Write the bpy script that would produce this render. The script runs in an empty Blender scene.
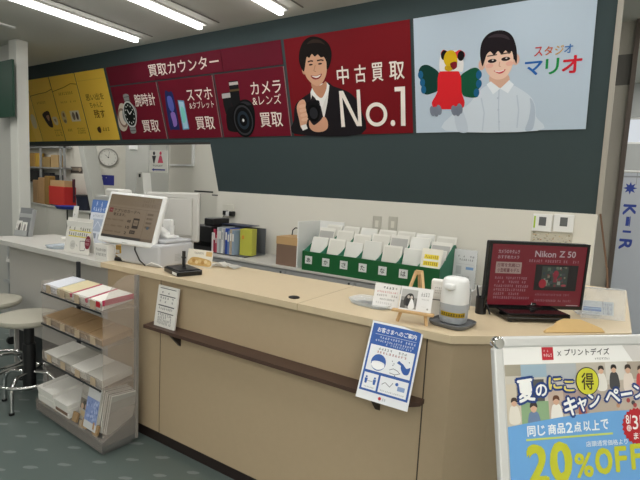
import bpy, bmesh, math, random
from mathutils import Vector, Matrix, Euler
random.seed(7)
S = bpy.context.scene
COL = S.collection
PI = math.pi
def R(d): return math.radians(d)

# ---------------------------------------------------------------- camera
cam = bpy.data.cameras.new('camera'); cam.sensor_width = 36; cam.lens = 464.667*36/640
cam.clip_start = .05
co = bpy.data.objects.new('camera', cam); COL.objects.link(co)
yaw, pit, rol = R(-32.0905), R(-6.1793), R(2.8996)
fw = Vector((math.sin(yaw)*math.cos(pit), math.cos(yaw)*math.cos(pit), math.sin(pit)))
rt = Vector((math.cos(yaw), -math.sin(yaw), 0)); up = rt.cross(fw)
r2 = rt*math.cos(rol)+up*math.sin(rol); u2 = up*math.cos(rol)-rt*math.sin(rol)
M = Matrix((r2, u2, -fw)).transposed().to_4x4(); M.translation = (0, 0, 1.5)
co.matrix_world = M; S.camera = co

# ---------------------------------------------------------------- world, exposure
w = bpy.data.worlds.new('world'); S.world = w; w.use_nodes = True
w.node_tree.nodes['Background'].inputs[0].default_value = (.9, .95, 1, 1)
w.node_tree.nodes['Background'].inputs[1].default_value = 1.0
S.view_settings.view_transform = 'Standard'; S.view_settings.look = 'None'
S.view_settings.exposure = -0.45; S.view_settings.gamma = 1.0
S.view_settings.use_curve_mapping = False
LAMP_W = 2.6          # watts of each ceiling strip
TUBE_E = 13.0           # emission strength of the visible tubes

# ---------------------------------------------------------------- colours and materials
def lin(c): return c/12.92 if c <= .04045 else ((c+.055)/1.055)**2.4
def rgb(c, a=1.0):
    if isinstance(c, str):
        c = [int(c[i:i+2], 16) for i in (0, 2, 4)]
    return tuple(lin(v/255) for v in c)+(a,)
def mat(name, c, rough=.5, metal=0, emit=0, noise=0, nscale=8, bump=0, spec=.5, coat=0):
    m = bpy.data.materials.new(name); m.use_nodes = True
    nt = m.node_tree; b = nt.nodes['Principled BSDF']
    b.inputs['Base Color'].default_value = rgb(c); b.inputs['Roughness'].default_value = rough
    b.inputs['Metallic'].default_value = metal; b.inputs['Specular IOR Level'].default_value = spec
    b.inputs['Coat Weight'].default_value = coat
    if emit:
        b.inputs['Emission Color'].default_value = rgb(c); b.inputs['Emission Strength'].default_value = emit
    if noise or bump:
        tc = nt.nodes.new('ShaderNodeTexCoord'); n = nt.nodes.new('ShaderNodeTexNoise')
        n.inputs['Scale'].default_value = nscale; n.inputs['Detail'].default_value = 4
        nt.links.new(tc.outputs['Object'], n.inputs['Vector'])
        if noise:
            mx = nt.nodes.new('ShaderNodeMix'); mx.data_type = 'RGBA'
            k = rgb(c)
            mx.inputs[6].default_value = tuple(v*(1-noise) for v in k[:3])+(1,)
            mx.inputs[7].default_value = tuple(min(1, v*(1+noise)) for v in k[:3])+(1,)
            nt.links.new(n.outputs['Fac'], mx.inputs[0]); nt.links.new(mx.outputs[2], b.inputs['Base Color'])
        if bump:
            bp = nt.nodes.new('ShaderNodeBump'); bp.inputs['Strength'].default_value = bump
            bp.inputs['Distance'].default_value = .002
            nt.links.new(n.outputs['Fac'], bp.inputs['Height']); nt.links.new(bp.outputs[0], b.inputs['Normal'])
    return m
def clear(name, c, alpha, rough=.08):
    m = bpy.data.materials.new(name); m.use_nodes = True; nt = m.node_tree
    b = nt.nodes['Principled BSDF']; b.inputs['Base Color'].default_value = rgb(c)
    b.inputs['Roughness'].default_value = rough; b.inputs['Alpha'].default_value = alpha
    return m
def print_mat(name, rough, emit=0, spec=.5):
    m = bpy.data.materials.new(name); m.use_nodes = True; nt = m.node_tree
    b = nt.nodes['Principled BSDF']; a = nt.nodes.new('ShaderNodeAttribute'); a.attribute_name = 'Ink'
    b.inputs['Roughness'].default_value = rough; b.inputs['Specular IOR Level'].default_value = spec
    if emit:
        b.inputs['Base Color'].default_value = (.01, .01, .01, 1)
        nt.links.new(a.outputs['Color'], b.inputs['Emission Color']); b.inputs['Emission Strength'].default_value = emit
    else:
        nt.links.new(a.outputs['Color'], b.inputs['Base Color'])
    return m
P_MATTE = print_mat('printed_card', .55); P_GLOSS = print_mat('laminated_print', .3)
P_SIGN = print_mat('printed_sign_panel', .6, 0, .12); P_SCREEN = print_mat('lit_screen', .3, .45); P_DIM = print_mat('dim_screen', .25, .55)

m_white = mat('white_plastic', 'e6e6e4', .45)
m_ivory = mat('ivory_plastic', 'd2cfc4', .45)
m_paper = mat('white_paper', 'e6e4de', .7)
m_black = mat('black_plastic', '141416', .4)
m_gloss = mat('gloss_black_plastic', '0c0c0e', .12)
m_grey = mat('grey_plastic', '5c5e60', .5)
m_dark = mat('dark_metal', '34363a', .45, .3)
m_silver = mat('brushed_aluminium', 'dcdcda', .4, .25)
m_chrome = mat('chrome', 'd8d8d8', .12, 1)
m_steel = mat('pale_grey_steel', 'a8aaaa', .4, .2)
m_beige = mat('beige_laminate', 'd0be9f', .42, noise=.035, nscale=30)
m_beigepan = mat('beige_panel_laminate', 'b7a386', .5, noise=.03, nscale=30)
m_edge = mat('panel_joint', '4a4034', .8)
m_kick = mat('dark_brown_kickboard', '241a18', .5)
m_walnut = mat('dark_brown_laminate', '4c382e', .5, noise=.15, nscale=14)
m_wood = mat('pale_wood', 'c8a474', .6, noise=.2, nscale=25)
m_wall = mat('white_wall_paint', 'd8d5cb', .8, noise=.015, nscale=3)
m_ceil = mat('ceiling_board', 'cfcdc5', .9, noise=.03, nscale=2)
m_soffit = mat('slate_green_panel', '404c4e', .8, noise=.06, nscale=2, spec=.15)
m_greywall = mat('grey_wall_paint', 'b4b4ae', .8)
m_pier = mat('beige_grey_wall_paint', 'b0aaa0', .8)
m_countergrey = mat('grey_panel_laminate', 'b3b0aa', .6)
m_countertop = mat('off_white_worktop', 'c6c4be', .5)
m_kraft = mat('kraft_paper', 'a08460', .8, noise=.1, nscale=20)
m_brown = mat('brown_cardboard', '7a6252', .8, noise=.05)
m_tan = mat('tan_cardboard', 'bd9a6c', .8)
m_green = mat('green_corrugated_plastic', '0d5a2c', .5)
m_green2 = mat('teal_green_plastic', '1f7a5c', .5)
m_red = mat('red_fabric', 'c0271f', .7)
m_blue = mat('blue_plastic', '2a3a9a', .5)
m_acryl = clear('clear_acrylic', 'd8cfc8', .12)
m_acryl2 = clear('frosted_acrylic', 'cdbfb4', .2, .2)
m_film = clear('clear_plastic_film', 'e8ecf0', .28, .1)
m_tank = clear('frosted_water_tank', 'b2b6ba', .9, .3)
m_tube = bpy.data.materials.new('lit_tube'); m_tube.use_nodes = True
_b = m_tube.node_tree.nodes['Principled BSDF']
_b.inputs['Emission Color'].default_value = (1, .985, .95, 1); _b.inputs['Emission Strength'].default_value = TUBE_E

# ---------------------------------------------------------------- helpers
class B:
    """collects shapes, then becomes one mesh object"""
    def __init__(s): s.bm = bmesh.new()
    def _xf(s, vs, m):
        if m is not None: bmesh.ops.transform(s.bm, matrix=m, verts=vs)
    def box(s, x0, x1, y0, y1, z0, z1, m=None, bev=0):
        g = bmesh.ops.create_cube(s.bm, size=1)['verts']
        for v in g:
            v.co = Vector(((x0+x1)/2+v.co.x*(x1-x0), (y0+y1)/2+v.co.y*(y1-y0), (z0+z1)/2+v.co.z*(z1-z0)))
        if bev:
            es = list({e for v in g for e in v.link_edges})
            r = bmesh.ops.bevel(s.bm, geom=es, offset=bev, segments=2, affect='EDGES', profile=.5)
            g = list({v for f in r['faces'] for v in f.verts} | {v for v in g if v.is_valid})
        s._xf(g, m); return s
    def prism(s, pts, z0, z1, m=None):
        lo = [s.bm.verts.new((x, y, z0)) for x, y in pts]; hi = [s.bm.verts.new((x, y, z1)) for x, y in pts]
        s.bm.faces.new(lo[::-1]); s.bm.faces.new(hi); n = len(pts)
        for i in range(n): s.bm.faces.new((lo[i], lo[(i+1) % n], hi[(i+1) % n], hi[i]))
        s._xf(lo+hi, m); return s
    def lathe(s, prof, c=(0, 0, 0), seg=32, m=None, sq=0):
        rings = []; vs = []
        for r, z in prof:
            ring = []
            for i in range(seg):
                a = 2*PI*i/seg; k = 1
                if sq:
                    ca, sa = abs(math.cos(a)), abs(math.sin(a)); k = 1/((ca**sq+sa**sq)**(1/sq))
                ring.append(s.bm.verts.new((c[0]+r*k*math.cos(a), c[1]+r*k*math.sin(a), c[2]+z)))
            rings.append(ring); vs += ring
        for a, b in zip(rings, rings[1:]):
            for i in range(seg): s.bm.faces.new((a[i], a[(i+1) % seg], b[(i+1) % seg], b[i]))
        s.bm.faces.new(rings[0][::-1]); s.bm.faces.new(rings[-1]); s._xf(vs, m); return s
    def tube(s, pts, r, seg=10, closed=False):
        pts = [Vector(p) for p in pts]; n = len(pts); rings = []; ref = None
        for i, p in enumerate(pts):
            if closed: t = (pts[(i+1) % n]-pts[i-1]).normalized()
            else: t = (pts[min(i+1, n-1)]-pts[max(i-1, 0)]).normalized()
            if ref is None: ref = Vector((0, 0, 1)) if abs(t.z) < .9 else Vector((1, 0, 0))
            a = t.cross(ref).normalized(); b = t.cross(a).normalized(); ref = -b if (-b).dot(ref) > 0 else b
            rr = r[i] if isinstance(r, (list, tuple)) else r
            rings.append([s.bm.verts.new(p+(a*math.cos(2*PI*k/seg)+b*math.sin(2*PI*k/seg))*rr) for k in range(seg)])
        pairs = list(zip(rings, rings[1:]))+([(rings[-1], rings[0])] if closed else [])
        for a, b in pairs:
            for k in range(seg): s.bm.faces.new((a[k], a[(k+1) % seg], b[(k+1) % seg], b[k]))
        if not closed: s.bm.faces.new(rings[0][::-1]); s.bm.faces.new(rings[-1])
        return s
    def ball(s, c, r, sx=1, sy=1, sz=1):
        g = bmesh.ops.create_uvsphere(s.bm, u_segments=16, v_segments=10, radius=r)['verts']
        for v in g: v.co = Vector((c[0]+v.co.x*sx, c[1]+v.co.y*sy, c[2]+v.co.z*sz))
        return s
    def sheet(s, grid, th):
        """a crumpled or curved sheet: grid of points, given a real thickness"""
        V = [[s.bm.verts.new(p) for p in row] for row in grid]; fs = []
        for i in range(len(V)-1):
            for j in range(len(V[0])-1): fs.append(s.bm.faces.new((V[i][j], V[i+1][j], V[i+1][j+1], V[i][j+1])))
        bmesh.ops.solidify(s.bm, geom=fs, thickness=th); return s
    def go(s, name, m, parent=None, loc=(0, 0, 0), rot=(0, 0, 0), smooth=False):
        bmesh.ops.recalc_face_normals(s.bm, faces=s.bm.faces[:])
        me = bpy.data.meshes.new(name); s.bm.to_mesh(me); s.bm.free()
        me.materials.append(m)
        if smooth:
            for p in me.polygons: p.use_smooth = True
            me.set_sharp_from_angle(angle=R(40))
        o = bpy.data.objects.new(name, me); COL.objects.link(o)
        o.location = loc; o.rotation_euler = rot
        if parent: o.parent = parent
        return o

_tc = {}
def glyphs(txt):
    k = txt
    if k not in _tc:
        c = bpy.data.curves.new('tmp', 'FONT'); c.body = txt; c.resolution_u = 3
        o = bpy.data.objects.new('tmp', c); COL.objects.link(o); bpy.context.view_layer.update()
        d = bpy.context.evaluated_depsgraph_get(); me = o.evaluated_get(d).to_mesh()
        V = [(v.co.x, v.co.y) for v in me.vertices]; F = [tuple(p.vertices) for p in me.polygons]
        o.evaluated_get(d).to_mesh_clear(); bpy.data.objects.remove(o); bpy.data.curves.remove(c)
        xs = [v[0] for v in V]; ys = [v[1] for v in V]
        _tc[k] = ([((x-min(xs))/(max(xs)-min(xs)), (y-min(ys))/max(1e-6, max(ys)-min(ys))) for x, y in V], F)
    return _tc[k]
def smooth_loop(pts, n=5):
    out = []; L = len(pts)
    for i in range(L):
        p0, p1, p2, p3 = [pts[(i+k-1) % L] for k in range(4)]
        for j in range(n):
            t = j/n
            out.append(tuple(.5*((2*b)+(c-a)*t+(2*a-5*b+4*c-d)*t*t+(-a+3*b-3*c+d)*t**3) for a, b, c, d in zip(p0, p1, p2, p3)))
    return out
class Art:
    """flat printed artwork on a real panel: origin at the panel's lower left, x right, y up, +z towards the reader"""
    def __init__(s, w, h, bg, th=.004, x0=0, y0=0, step=.0004):
        s.bm = bmesh.new(); s.lay = s.bm.loops.layers.float_color.new('Ink'); s.step = step
        g = bmesh.ops.create_cube(s.bm, size=1)['verts']
        for v in g: v.co = Vector((x0+(v.co.x+.5)*w, y0+(v.co.y+.5)*h, (v.co.z-.5)*th))
        for f in s.bm.faces: s._ink(f, bg)
    def _ink(s, f, c):
        k = rgb(c)
        for l in f.loops: l[s.lay] = k
    def poly(s, pts, c, l=1):
        f = s.bm.faces.new([s.bm.verts.new((x, y, l*s.step)) for x, y in pts])
        f.normal_update()
        if f.normal.z < 0: f.normal_flip()
        s._ink(f, c); return s
    def rect(s, x0, y0, x1, y1, c, l=1): return s.poly([(x0, y0), (x1, y0), (x1, y1), (x0, y1)], c, l)
    def blob(s, pts, c, l=1, n=5): return s.poly(smooth_loop(pts, n), c, l)
    def ell(s, cx, cy, rx, ry, c, l=1, rot=0, n=28):
        ca, sa = math.cos(rot), math.sin(rot); P = []
        for i in range(n):
            x, y = rx*math.cos(2*PI*i/n), ry*math.sin(2*PI*i/n); P.append((cx+x*ca-y*sa, cy+x*sa+y*ca))
        return s.poly(P, c, l)
    def ring(s, cx, cy, r, t, c, l=1, n=28, sx=1):
        for i in range(n):
            a, b = 2*PI*i/n, 2*PI*(i+1)/n
            s.poly([(cx+q*sx*math.cos(k), cy+q*math.sin(k)) for q, k in ((r, a), (r, b), (r-t, b), (r-t, a))], c, l)
        return s
    def line(s, pts, wd, c, l=1):
        for (x0, y0), (x1, y1) in zip(pts, pts[1:]):
            d = math.hypot(x1-x0, y1-y0) or 1; nx, ny = -(y1-y0)/d*wd/2, (x1-x0)/d*wd/2
            s.poly([(x0+nx, y0+ny), (x1+nx, y1+ny), (x1-nx, y1-ny), (x0-nx, y0-ny)], c, l)
        return s
    def text(s, t, x0, y0, x1, y1, c, l=2, bold=.0, rot=0, swell=0):
        """lettering fitted to a box; bold thickens the strokes by overprinting, swell makes an outline"""
        V, F = glyphs(t); cx, cy = (x0+x1)/2, (y0+y1)/2; ca, sa = math.cos(rot), math.sin(rot)
        hw, hh = (x1-x0)/2, (y1-y0)/2; q = bold*min(y1-y0, max(x1-x0, (y1-y0)*.5))*.8+swell
        if bold and not swell: hw -= q; hh -= q
        n = 8 if swell else 4
        for k in range(n if q else 1):
            ox, oy = (q*math.cos(2*PI*k/n+.4), q*math.sin(2*PI*k/n+.4)) if q else (0, 0)
            vs = []
            for a, b in V:
                x, y = (a*2-1)*hw, (b*2-1)*hh
                vs.append(s.bm.verts.new((cx+x*ca-y*sa+ox, cy+x*sa+y*ca+oy, (l+.02*k)*s.step)))
            for f in F:
                try: s._ink(s.bm.faces.new([vs[i] for i in f]), c)
                except ValueError: pass
        return s
    def smalls(s, x0, y0, x1, y1, n, c, l=2, seed=1):
        """a line of print too small to read in the photo"""
        r = random.Random(seed); wd = (x1-x0)/n; h = y1-y0
        for i in range(n):
            a = x0+i*wd+wd*.1; b = a+wd*.75
            if r.random() < .1: continue
            for k in range(3):
                y = y0+h*(k/2)*.82
                if r.random() < .8: s.rect(a+wd*r.uniform(0, .2), y, b-wd*r.uniform(0, .2), y+h*.17, c, l)
            q = a+wd*r.uniform(.1, .55); s.rect(q, y0, q+wd*.16, y1, c, l)
        return s
    def go(s, name, m, parent=None, loc=(0, 0, 0), rot=(0, 0, 0)):
        me = bpy.data.meshes.new(name); s.bm.to_mesh(me); s.bm.free(); me.materials.append(m)
        o = bpy.data.objects.new(name, me); COL.objects.link(o); o.location = loc; o.rotation_euler = rot
        if parent: o.parent = parent
        return o

def tag(o, label, cat, group=None):
    o['label'] = label; o['category'] = cat
    if group: o['group'] = group
    return o
def thing(name, label, cat, loc=(0, 0, 0), rot=(0, 0, 0), group=None):
    o = bpy.data.objects.new(name, None); COL.objects.link(o); o.empty_display_size = .05
    o.location = loc; o.rotation_euler = rot
    return tag(o, label, cat, group)
def struct(name, b, m, **k):
    o = b.go(name, m, **k); o['kind'] = 'structure'; return o

# ================================================================ THE ROOM
CZ = 2.78
# floor: dull green-grey vinyl with pale flecks set in staggered rows
mf = bpy.data.materials.new('flecked_vinyl_floor'); mf.use_nodes = True
nt = mf.node_tree; N = nt.nodes; L = nt.links; b = N['Principled BSDF']; b.inputs['Roughness'].default_value = .33
def mth(op, a, c=None):
    n = N.new('ShaderNodeMath'); n.operation = op
    for i, v in enumerate((a, c)):
        if v is None: continue
        if isinstance(v, (int, float)): n.inputs[i].default_value = v
        else: L.new(v, n.inputs[i])
    return n.outputs[0]
tc = N.new('ShaderNodeTexCoord'); nz = N.new('ShaderNodeTexNoise'); nz.inputs['Scale'].default_value = 9
L.new(tc.outputs['Object'], nz.inputs['Vector'])
sp = N.new('ShaderNodeSeparateXYZ'); L.new(tc.outputs['Object'], sp.inputs[0])
n2 = N.new('ShaderNodeTexNoise'); n2.inputs['Scale'].default_value = 45; L.new(tc.outputs['Object'], n2.inputs['Vector'])
jit = mth('MULTIPLY', mth('SUBTRACT', nz.outputs['Fac'], .5), .03)
gy = mth('ADD', mth('DIVIDE', mth('SUBTRACT', mth('ADD', sp.outputs['Y'], jit), 1.264), .1145), 100.5); row = mth('FLOOR', gy)
gx = mth('ADD', mth('DIVIDE', mth('ADD', mth('SUBTRACT', sp.outputs['X'], -2.757), jit), .23), mth('ADD', mth('MULTIPLY', mth('MODULO', row, 2), .5), 100.5))
fx = mth('MULTIPLY', mth('SUBTRACT', mth('FRACT', gx), .5), .23); fy = mth('MULTIPLY', mth('SUBTRACT', mth('FRACT', gy), .5), .1145)
ux = mth('ADD', mth('MULTIPLY', fx, .86), mth('MULTIPLY', fy, .51)); uy = mth('SUBTRACT', mth('MULTIPLY', fy, .86), mth('MULTIPLY', fx, .51))
d = mth('ADD', mth('POWER', mth('DIVIDE', mth('ABSOLUTE', ux), .04), 2), mth('POWER', mth('DIVIDE', mth('ABSOLUTE', uy), .013), 2))
fl = mth('LESS_THAN', mth('ADD', d, mth('MULTIPLY', n2.outputs['Fac'], 1.4)), 1.6)
mx = N.new('ShaderNodeMix'); mx.data_type = 'RGBA'; mx.inputs[6].default_value = rgb('5e6a67'); mx.inputs[7].default_value = rgb('868d8b')
L.new(mth('MULTIPLY', fl, .8), mx.inputs[0]); L.new(mx.outputs[2], b.inputs['Base Color'])
struct('floor', B().box(-13, 4, -4, 8, -.1, 0), mf)
struct('ceiling', B().box(-13, 4, -4, 8, CZ, CZ+.1), m_ceil)
struct('wall_back', B().box(-3.27, -.085, 3.3, 3.42, 0, 1.435), m_wall)
struct('wall_far', B().box(-13, -1.2, 5.6, 5.7, 0, CZ), m_wall)
struct('wall_left', B().box(-13, -5.06, 2.36, 2.42, 0, CZ), m_greywall)
struct('wall_outer', B().box(-13.1, -13, -4, 8, 0, CZ), m_wall)
struct('wall_right', B().box(4, 4.1, -4, 8, 0, CZ), m_wall)
struct('wall_rear', B().box(-13, 4, -4.1, -4, 0, CZ), m_wall)

# the inclined slate panel that carries the sign boards (leans outward towards the ceiling)
TILT = (R(105.64), 0, 0)
def plane_loc(x, v): return (x, 3.164-.2696*v, 1.93+.963*v)
zb = .883
struct('wall_front', B().prism([(-7.5, -.045), (-3.27, -.045), (-3.27, -.525), (-.095, -.525), (-.095, zb), (-7.5, zb)], -.05, -.008),
       m_soffit, loc=plane_loc(0, 0), rot=TILT)
struct('trim_1', B().box(-.095, -.068, -.52, zb, -.06, .0), m_pier, loc=plane_loc(0, 0), rot=TILT)
struct('trim_2', B().box(-7.5, -3.27, -.062, -.045, -.09, -.0), mat('dark_bronze_trim', '3a3530', .5), loc=plane_loc(0, 0), rot=TILT)

# pier past the right end of the wall, with a darker painted band
pier = struct('wall_pier', B().box(-.6, .0, 4.0, 4.3, 0, CZ), m_pier)
o = B().box(-.601, .001, 3.996, 4.0, 2.345, 2.555).go('painted_band', mat('grey_band_paint', '63605c', .8), pier)
pj = struct('trim_3', B().box(.0, .03, 3.97, 4.3, 0, CZ), mat('dark_door_frame', '5a4f48', .6))
struct('wall_end', B().box(.03, 4, 6.0, 6.1, 0, 2.15).box(.03, 4, 6.0, 6.1, 2.43, CZ), mat('pale_grey_wall', 'a7a9a8', .7))
wn = struct('window_1', B().box(.03, 4, 6.02, 6.05, 2.15, 2.17).box(.03, 4, 6.02, 6.05, 2.41, 2.43).box(.95, .98, 6.02, 6.05, 2.15, 2.43), m_silver)
struct('wall_yard', B().box(-1.2, 4, 8, 8.1, 0, .5), m_wall)
# column at the left
struct('wall_column', B().box(-5.1, -4.95, 2.29, 2.40, 0, CZ, bev=.008), mat('white_column_paint', 'd6d6cf', .6))

# ---------------------------------------------------------------- ceiling lamps
def lamp(x, y0, y1, label, group, k=1.0):
    t = thing('ceiling_light', label, 'light', (x, y1, CZ), group=group)
    Ln = y1-y0
    B().box(-.045, .045, -Ln, 0, -.014, -.0).go('housing', m_white, t)
    tb = B().box(-.02, .02, -Ln+.02, -.02, -.046, -.014, bev=.006).go('tube', m_tube, t)
    B().box(.155, .165, -Ln, .02, -.006, 0).go('side_slot', mat('grey_slot', '77756f', .7), t)  # grey strip for the slot beside the lamp
    d = bpy.data.lights.new('lamp', 'AREA'); d.shape = 'RECTANGLE'; d.size = .04; d.size_y = Ln-.06; d.energy = LAMP_W*Ln*k
    d.color = (1, .985, .94)
    o = bpy.data.objects.new('lamp', d); COL.objects.link(o); o.parent = t; o.location = (0, -Ln/2, -.05)
LG = 'added unseen strip lamps above the counter'
lamp(-3.785, .5, 2.782, 'leftmost of the three lit ceiling strip lamps, above the yellow boards', 'ceiling strip lamps')
lamp(-2.962, .5, 2.773, 'middle of the three lit ceiling strip lamps, in front of the red title board', 'ceiling strip lamps')
lamp(-2.167, .5, 2.797, 'short visible lit ceiling strip lamp, rightmost of the three at the top', 'ceiling strip lamps')
for x in (-1.35, -.53, .29, 1.11):  # unseen rows at the same spacing, added for their light
    lamp(x, .5, 2.78, 'added unseen ceiling strip lamp above the counter, beyond the top edge', LG, )
for x, k in ((-3.785, 1.2), (-2.135, 1.6), (-.485, 2.4), (.34, 4), (1.165, 5), (1.99, 6), (2.815, 6)):  # unseen lamps added to light the counter front and poster stand
    lamp(x, -3.6, -.5, 'added unseen ceiling strip lamp behind the camera', 'added lamps behind the camera', k)
for x in (-10.2, -9.0, -7.6, -6.4, -5.2, -4.0):  # added out of sight to brighten the back room
    lamp(x, 2.6 if x < -7.5 else 3.5, 5.0 if x < -7.5 else 5.3, 'added ceiling strip lamp in the back room, hidden by the sign wall', 'added back room lamps', 2.9)
for x in (.55, 1.3):  # unseen, added to lift the pier and flag
    lamp(x, 3.4, 5.8, 'added unseen ceiling strip lamp past the wall pier', 'added passage lamps', 3.8)
for x in (-5.0, -6.2):  # no lit row known here; added to brighten the left side
    lamp(x, -.4, 1.5, 'added ceiling strip lamp at the far left, out of the frame', 'added far left lamps', 3)
struct('trim_4', B().box(-4.62, -4.58, 1.2, 2.12, CZ-.012, CZ), m_white)

# ================================================================ SIGN BOARDS on the inclined panel
RED = '6a1527'; CREAM = 'f0e3da'
GB = 'sign boards on the slate wall'
def board(art, x, v, label, cat='sign board', name='sign_board', m=None):
    o = art.go(name, m or P_SIGN, None, plane_loc(x, v), TILT)
    return tag(o, label, cat, GB)
RT = 'a03040'
# title row: three boards edge to edge
TV = .555
board(Art(.728, .18, '66182a'), -4.57, TV, 'blank dark red title board left of the large white title lettering')
a = Art(.882, .18, '66182a'); a.text('買取カウンター', -0.087+.005, .035, 0.847, .145, CREAM, 2, .012)
board(a, -3.838, TV, 'long dark red title board with white Japanese lettering 買取カウンター')
board(Art(.638, .18, '66182a'), -2.952, TV, 'blank dark red title board right of the white title lettering')
# wrist watch board
a = Art(.73, .542, RED); X = -4.57
T = lambda t, q, c=CREAM, bold=.01, l=3: a.text(t, *q, c, l, bold)
T('腕時計', (0.347,0.327,0.663,0.448))
T('買取', (0.383,0.069,0.644,0.189))
# two watches: pale one behind, steel one in front
a.blob([(0.089, 0.363), (0.16, 0.365), (0.205, 0.327), (0.197, 0.252), (0.129, 0.123), (0.055, 0.088), (-0.002, 0.127), (0.012, 0.244)], 'cdbfae', 1)
a.ell(*(0.092, 0.226), .075, .1, '8d7263', 2)
a.ell(*(0.092, 0.226), .055, .075, 'd8ccc0', 3)
a.blob([(0.183, 0.452), (0.267, 0.453), (0.27, 0.383), (0.343, 0.305), (0.321, 0.217), (0.271, 0.159), (0.26, 0.074), (0.178, 0.067), (0.166, 0.141), (0.101, 0.21), (0.116, 0.301), (0.183, 0.372)], '8d908f', 4)
a.ell(*(0.224, 0.257), .1, .135, 'c9cbca', 5)
a.ell(*(0.224, 0.257), .088, .118, '1b2420', 6)
a.ell(*(0.224, 0.257), .055, .075, '0f1312', 7)
for k in range(12):
    cx, cy = (0.224, 0.257)
    a.ell(cx+.067*math.sin(k*PI/6), cy+.09*math.cos(k*PI/6), .006, .008, 'e6e6e0', 8)
a.line([(cx-.03, cy+.05), (cx, cy), (cx+.04, cy+.03)], .009, 'e8e8e4', 8)
for k in range(4):
    for q in ([(0.233, 0.429), (0.234, 0.39), (0.218, 0.121), (0.217, 0.09)])[k:k+1]:
        a.line([(q[0]-.045, q[1]), (q[0]+.045, q[1]+.004)], .008, '5e6160', 5)
a.rect(.722, 0, .73, .542, '8a7c7a', 1)
board(a, X, 0, 'dark red board with steel wrist watches and lettering 腕時計 買取')
# phone and tablet board
X = -3.822; a = Art(.735, .542, RED)
T('スマホ', (0.364,0.338,0.691,0.445)); T('&タブレット', (0.377,0.266,0.692,0.331), bold=0)
T('買取', (0.42,0.076,0.661,0.193))
a.blob([(0.07, 0.429), (0.132, 0.436), (0.183, 0.411), (0.187, 0.11), (0.154, 0.083), (0.087, 0.087), (0.042, 0.111)], '252a5c', 1, 4)
a.blob([(0.093, 0.392), (0.151, 0.389), (0.164, 0.292), (0.127, 0.252), (0.089, 0.296)], '5a62b0', 2)
a.blob([(0.098, 0.24), (0.158, 0.243), (0.162, 0.139), (0.111, 0.112), (0.103, 0.169)], '8a6cb8', 2)
a.poly([(0.233, 0.357), (0.316, 0.347), (0.317, 0.084), (0.229, 0.081)], '6f9cc4', 3)
a.poly([(0.242, 0.345), (0.305, 0.336), (0.308, 0.095), (0.241, 0.092)], 'a8cce0', 4)
a.blob([(0.255, 0.288), (0.299, 0.272), (0.297, 0.176), (0.249, 0.15)], '7fd0c8', 5)
a.rect(.722, 0, .73, .542, '8a7c7a', 1)
board(a, X, 0, 'dark red board with blue phones and lettering スマホ & タブレット 買取')
# camera and lens board
X = -3.07; a = Art(.76, .542, RED)
T('カメラ', (0.392,0.346,0.709,0.447)); T('&レンズ', (0.392,0.261,0.695,0.338), bold=0)
T('買取', (0.447,0.078,0.686,0.197))
c0 = lambda *p: None
a.poly([(0.062, 0.381), (0.161, 0.385), (0.153, 0.281), (0.158, 0.205), (0.066, 0.204), (0.055, 0.286)], '1a1a1c', 1)
a.poly([(0.054, 0.377), (0.154, 0.38), (0.152, 0.341), (0.052, 0.337)], 'b9b4b4', 2)
a.poly([(0.156, 0.473), (0.262, 0.475), (0.256, 0.276), (0.155, 0.256)], '161618', 3)
a.poly([(0.158, 0.464), (0.26, 0.465), (0.262, 0.441), (0.159, 0.439)], 'c4bcb8', 4)
a.poly([(0.155, 0.405), (0.265, 0.407), (0.265, 0.39), (0.155, 0.388)], '5a4a32', 4)
a.blob([(0.074, 0.209), (0.127, 0.257), (0.213, 0.268), (0.262, 0.31), (0.343, 0.31), (0.388, 0.269), (0.401, 0.195), (0.371, 0.071), (0.298, 0.042), (0.09, 0.052), (0.058, 0.106)], '121214', 5, 4)
a.blob([(0.242, 0.276), (0.287, 0.299), (0.346, 0.29), (0.368, 0.265)], '303034', 6)
cx, cy = (0.263, 0.143)
for r_, k in ((.13, '060607'), (.115, '38383c'), (.1, '0a0a0c'), (.07, '26303a'), (.045, '08080a'), (.012, 'e8e8e8')):
    a.ell(cx, cy, r_*.95, r_*1.12, k, 7+int((.14-r_)*50))
a.rect(.752, 0, .76, .542, '8a7c7a', 1)
board(a, X, 0, 'dark red board with black camera, two lenses and lettering カメラ & レンズ 買取')
# large red poster: man with a camera, No.1
X = -2.285; a = Art(1.03, .733, '74141c')
a.blob([(0.009, 0.014), (0.015, 0.126), (0.04, 0.233), (0.1, 0.281), (0.201, 0.328), (0.352, 0.39), (0.414, 0.359), (0.549, 0.302), (0.62, 0.203), (0.622, 0.001)], '1e1a1e', 1, 4)
a.poly([(0.201, 0.328), (0.23, 0.378), (0.358, 0.39), (0.378, 0.367), (0.347, 0.245), (0.301, 0.116), (0.274, 0.078), (0.199, 0.158)], 'e4e0de', 2)
a.poly([(0.213, 0.308), (0.28, 0.249), (0.301, 0.116), (0.277, 0.059), (0.185, 0.081), (0.192, 0.253)], '241e22', 3)
a.poly([(0.206, 0.331), (0.235, 0.377), (0.302, 0.284), (0.361, 0.375), (0.37, 0.335), (0.293, 0.207)], 'f0eeec', 4)
a.blob([(0.219, 0.4), (0.294, 0.373), (0.35, 0.4), (0.349, 0.346), (0.297, 0.281), (0.234, 0.335)], 'c08a6e', 5)
a.blob([(0.163, 0.503), (0.178, 0.585), (0.216, 0.63), (0.301, 0.635), (0.358, 0.594), (0.37, 0.52), (0.361, 0.454), (0.323, 0.396), (0.271, 0.371), (0.219, 0.397), (0.178, 0.444)], 'd3a285', 6)
a.ell(*(0.162, 0.496), .018, .032, 'c4937a', 5)
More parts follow.
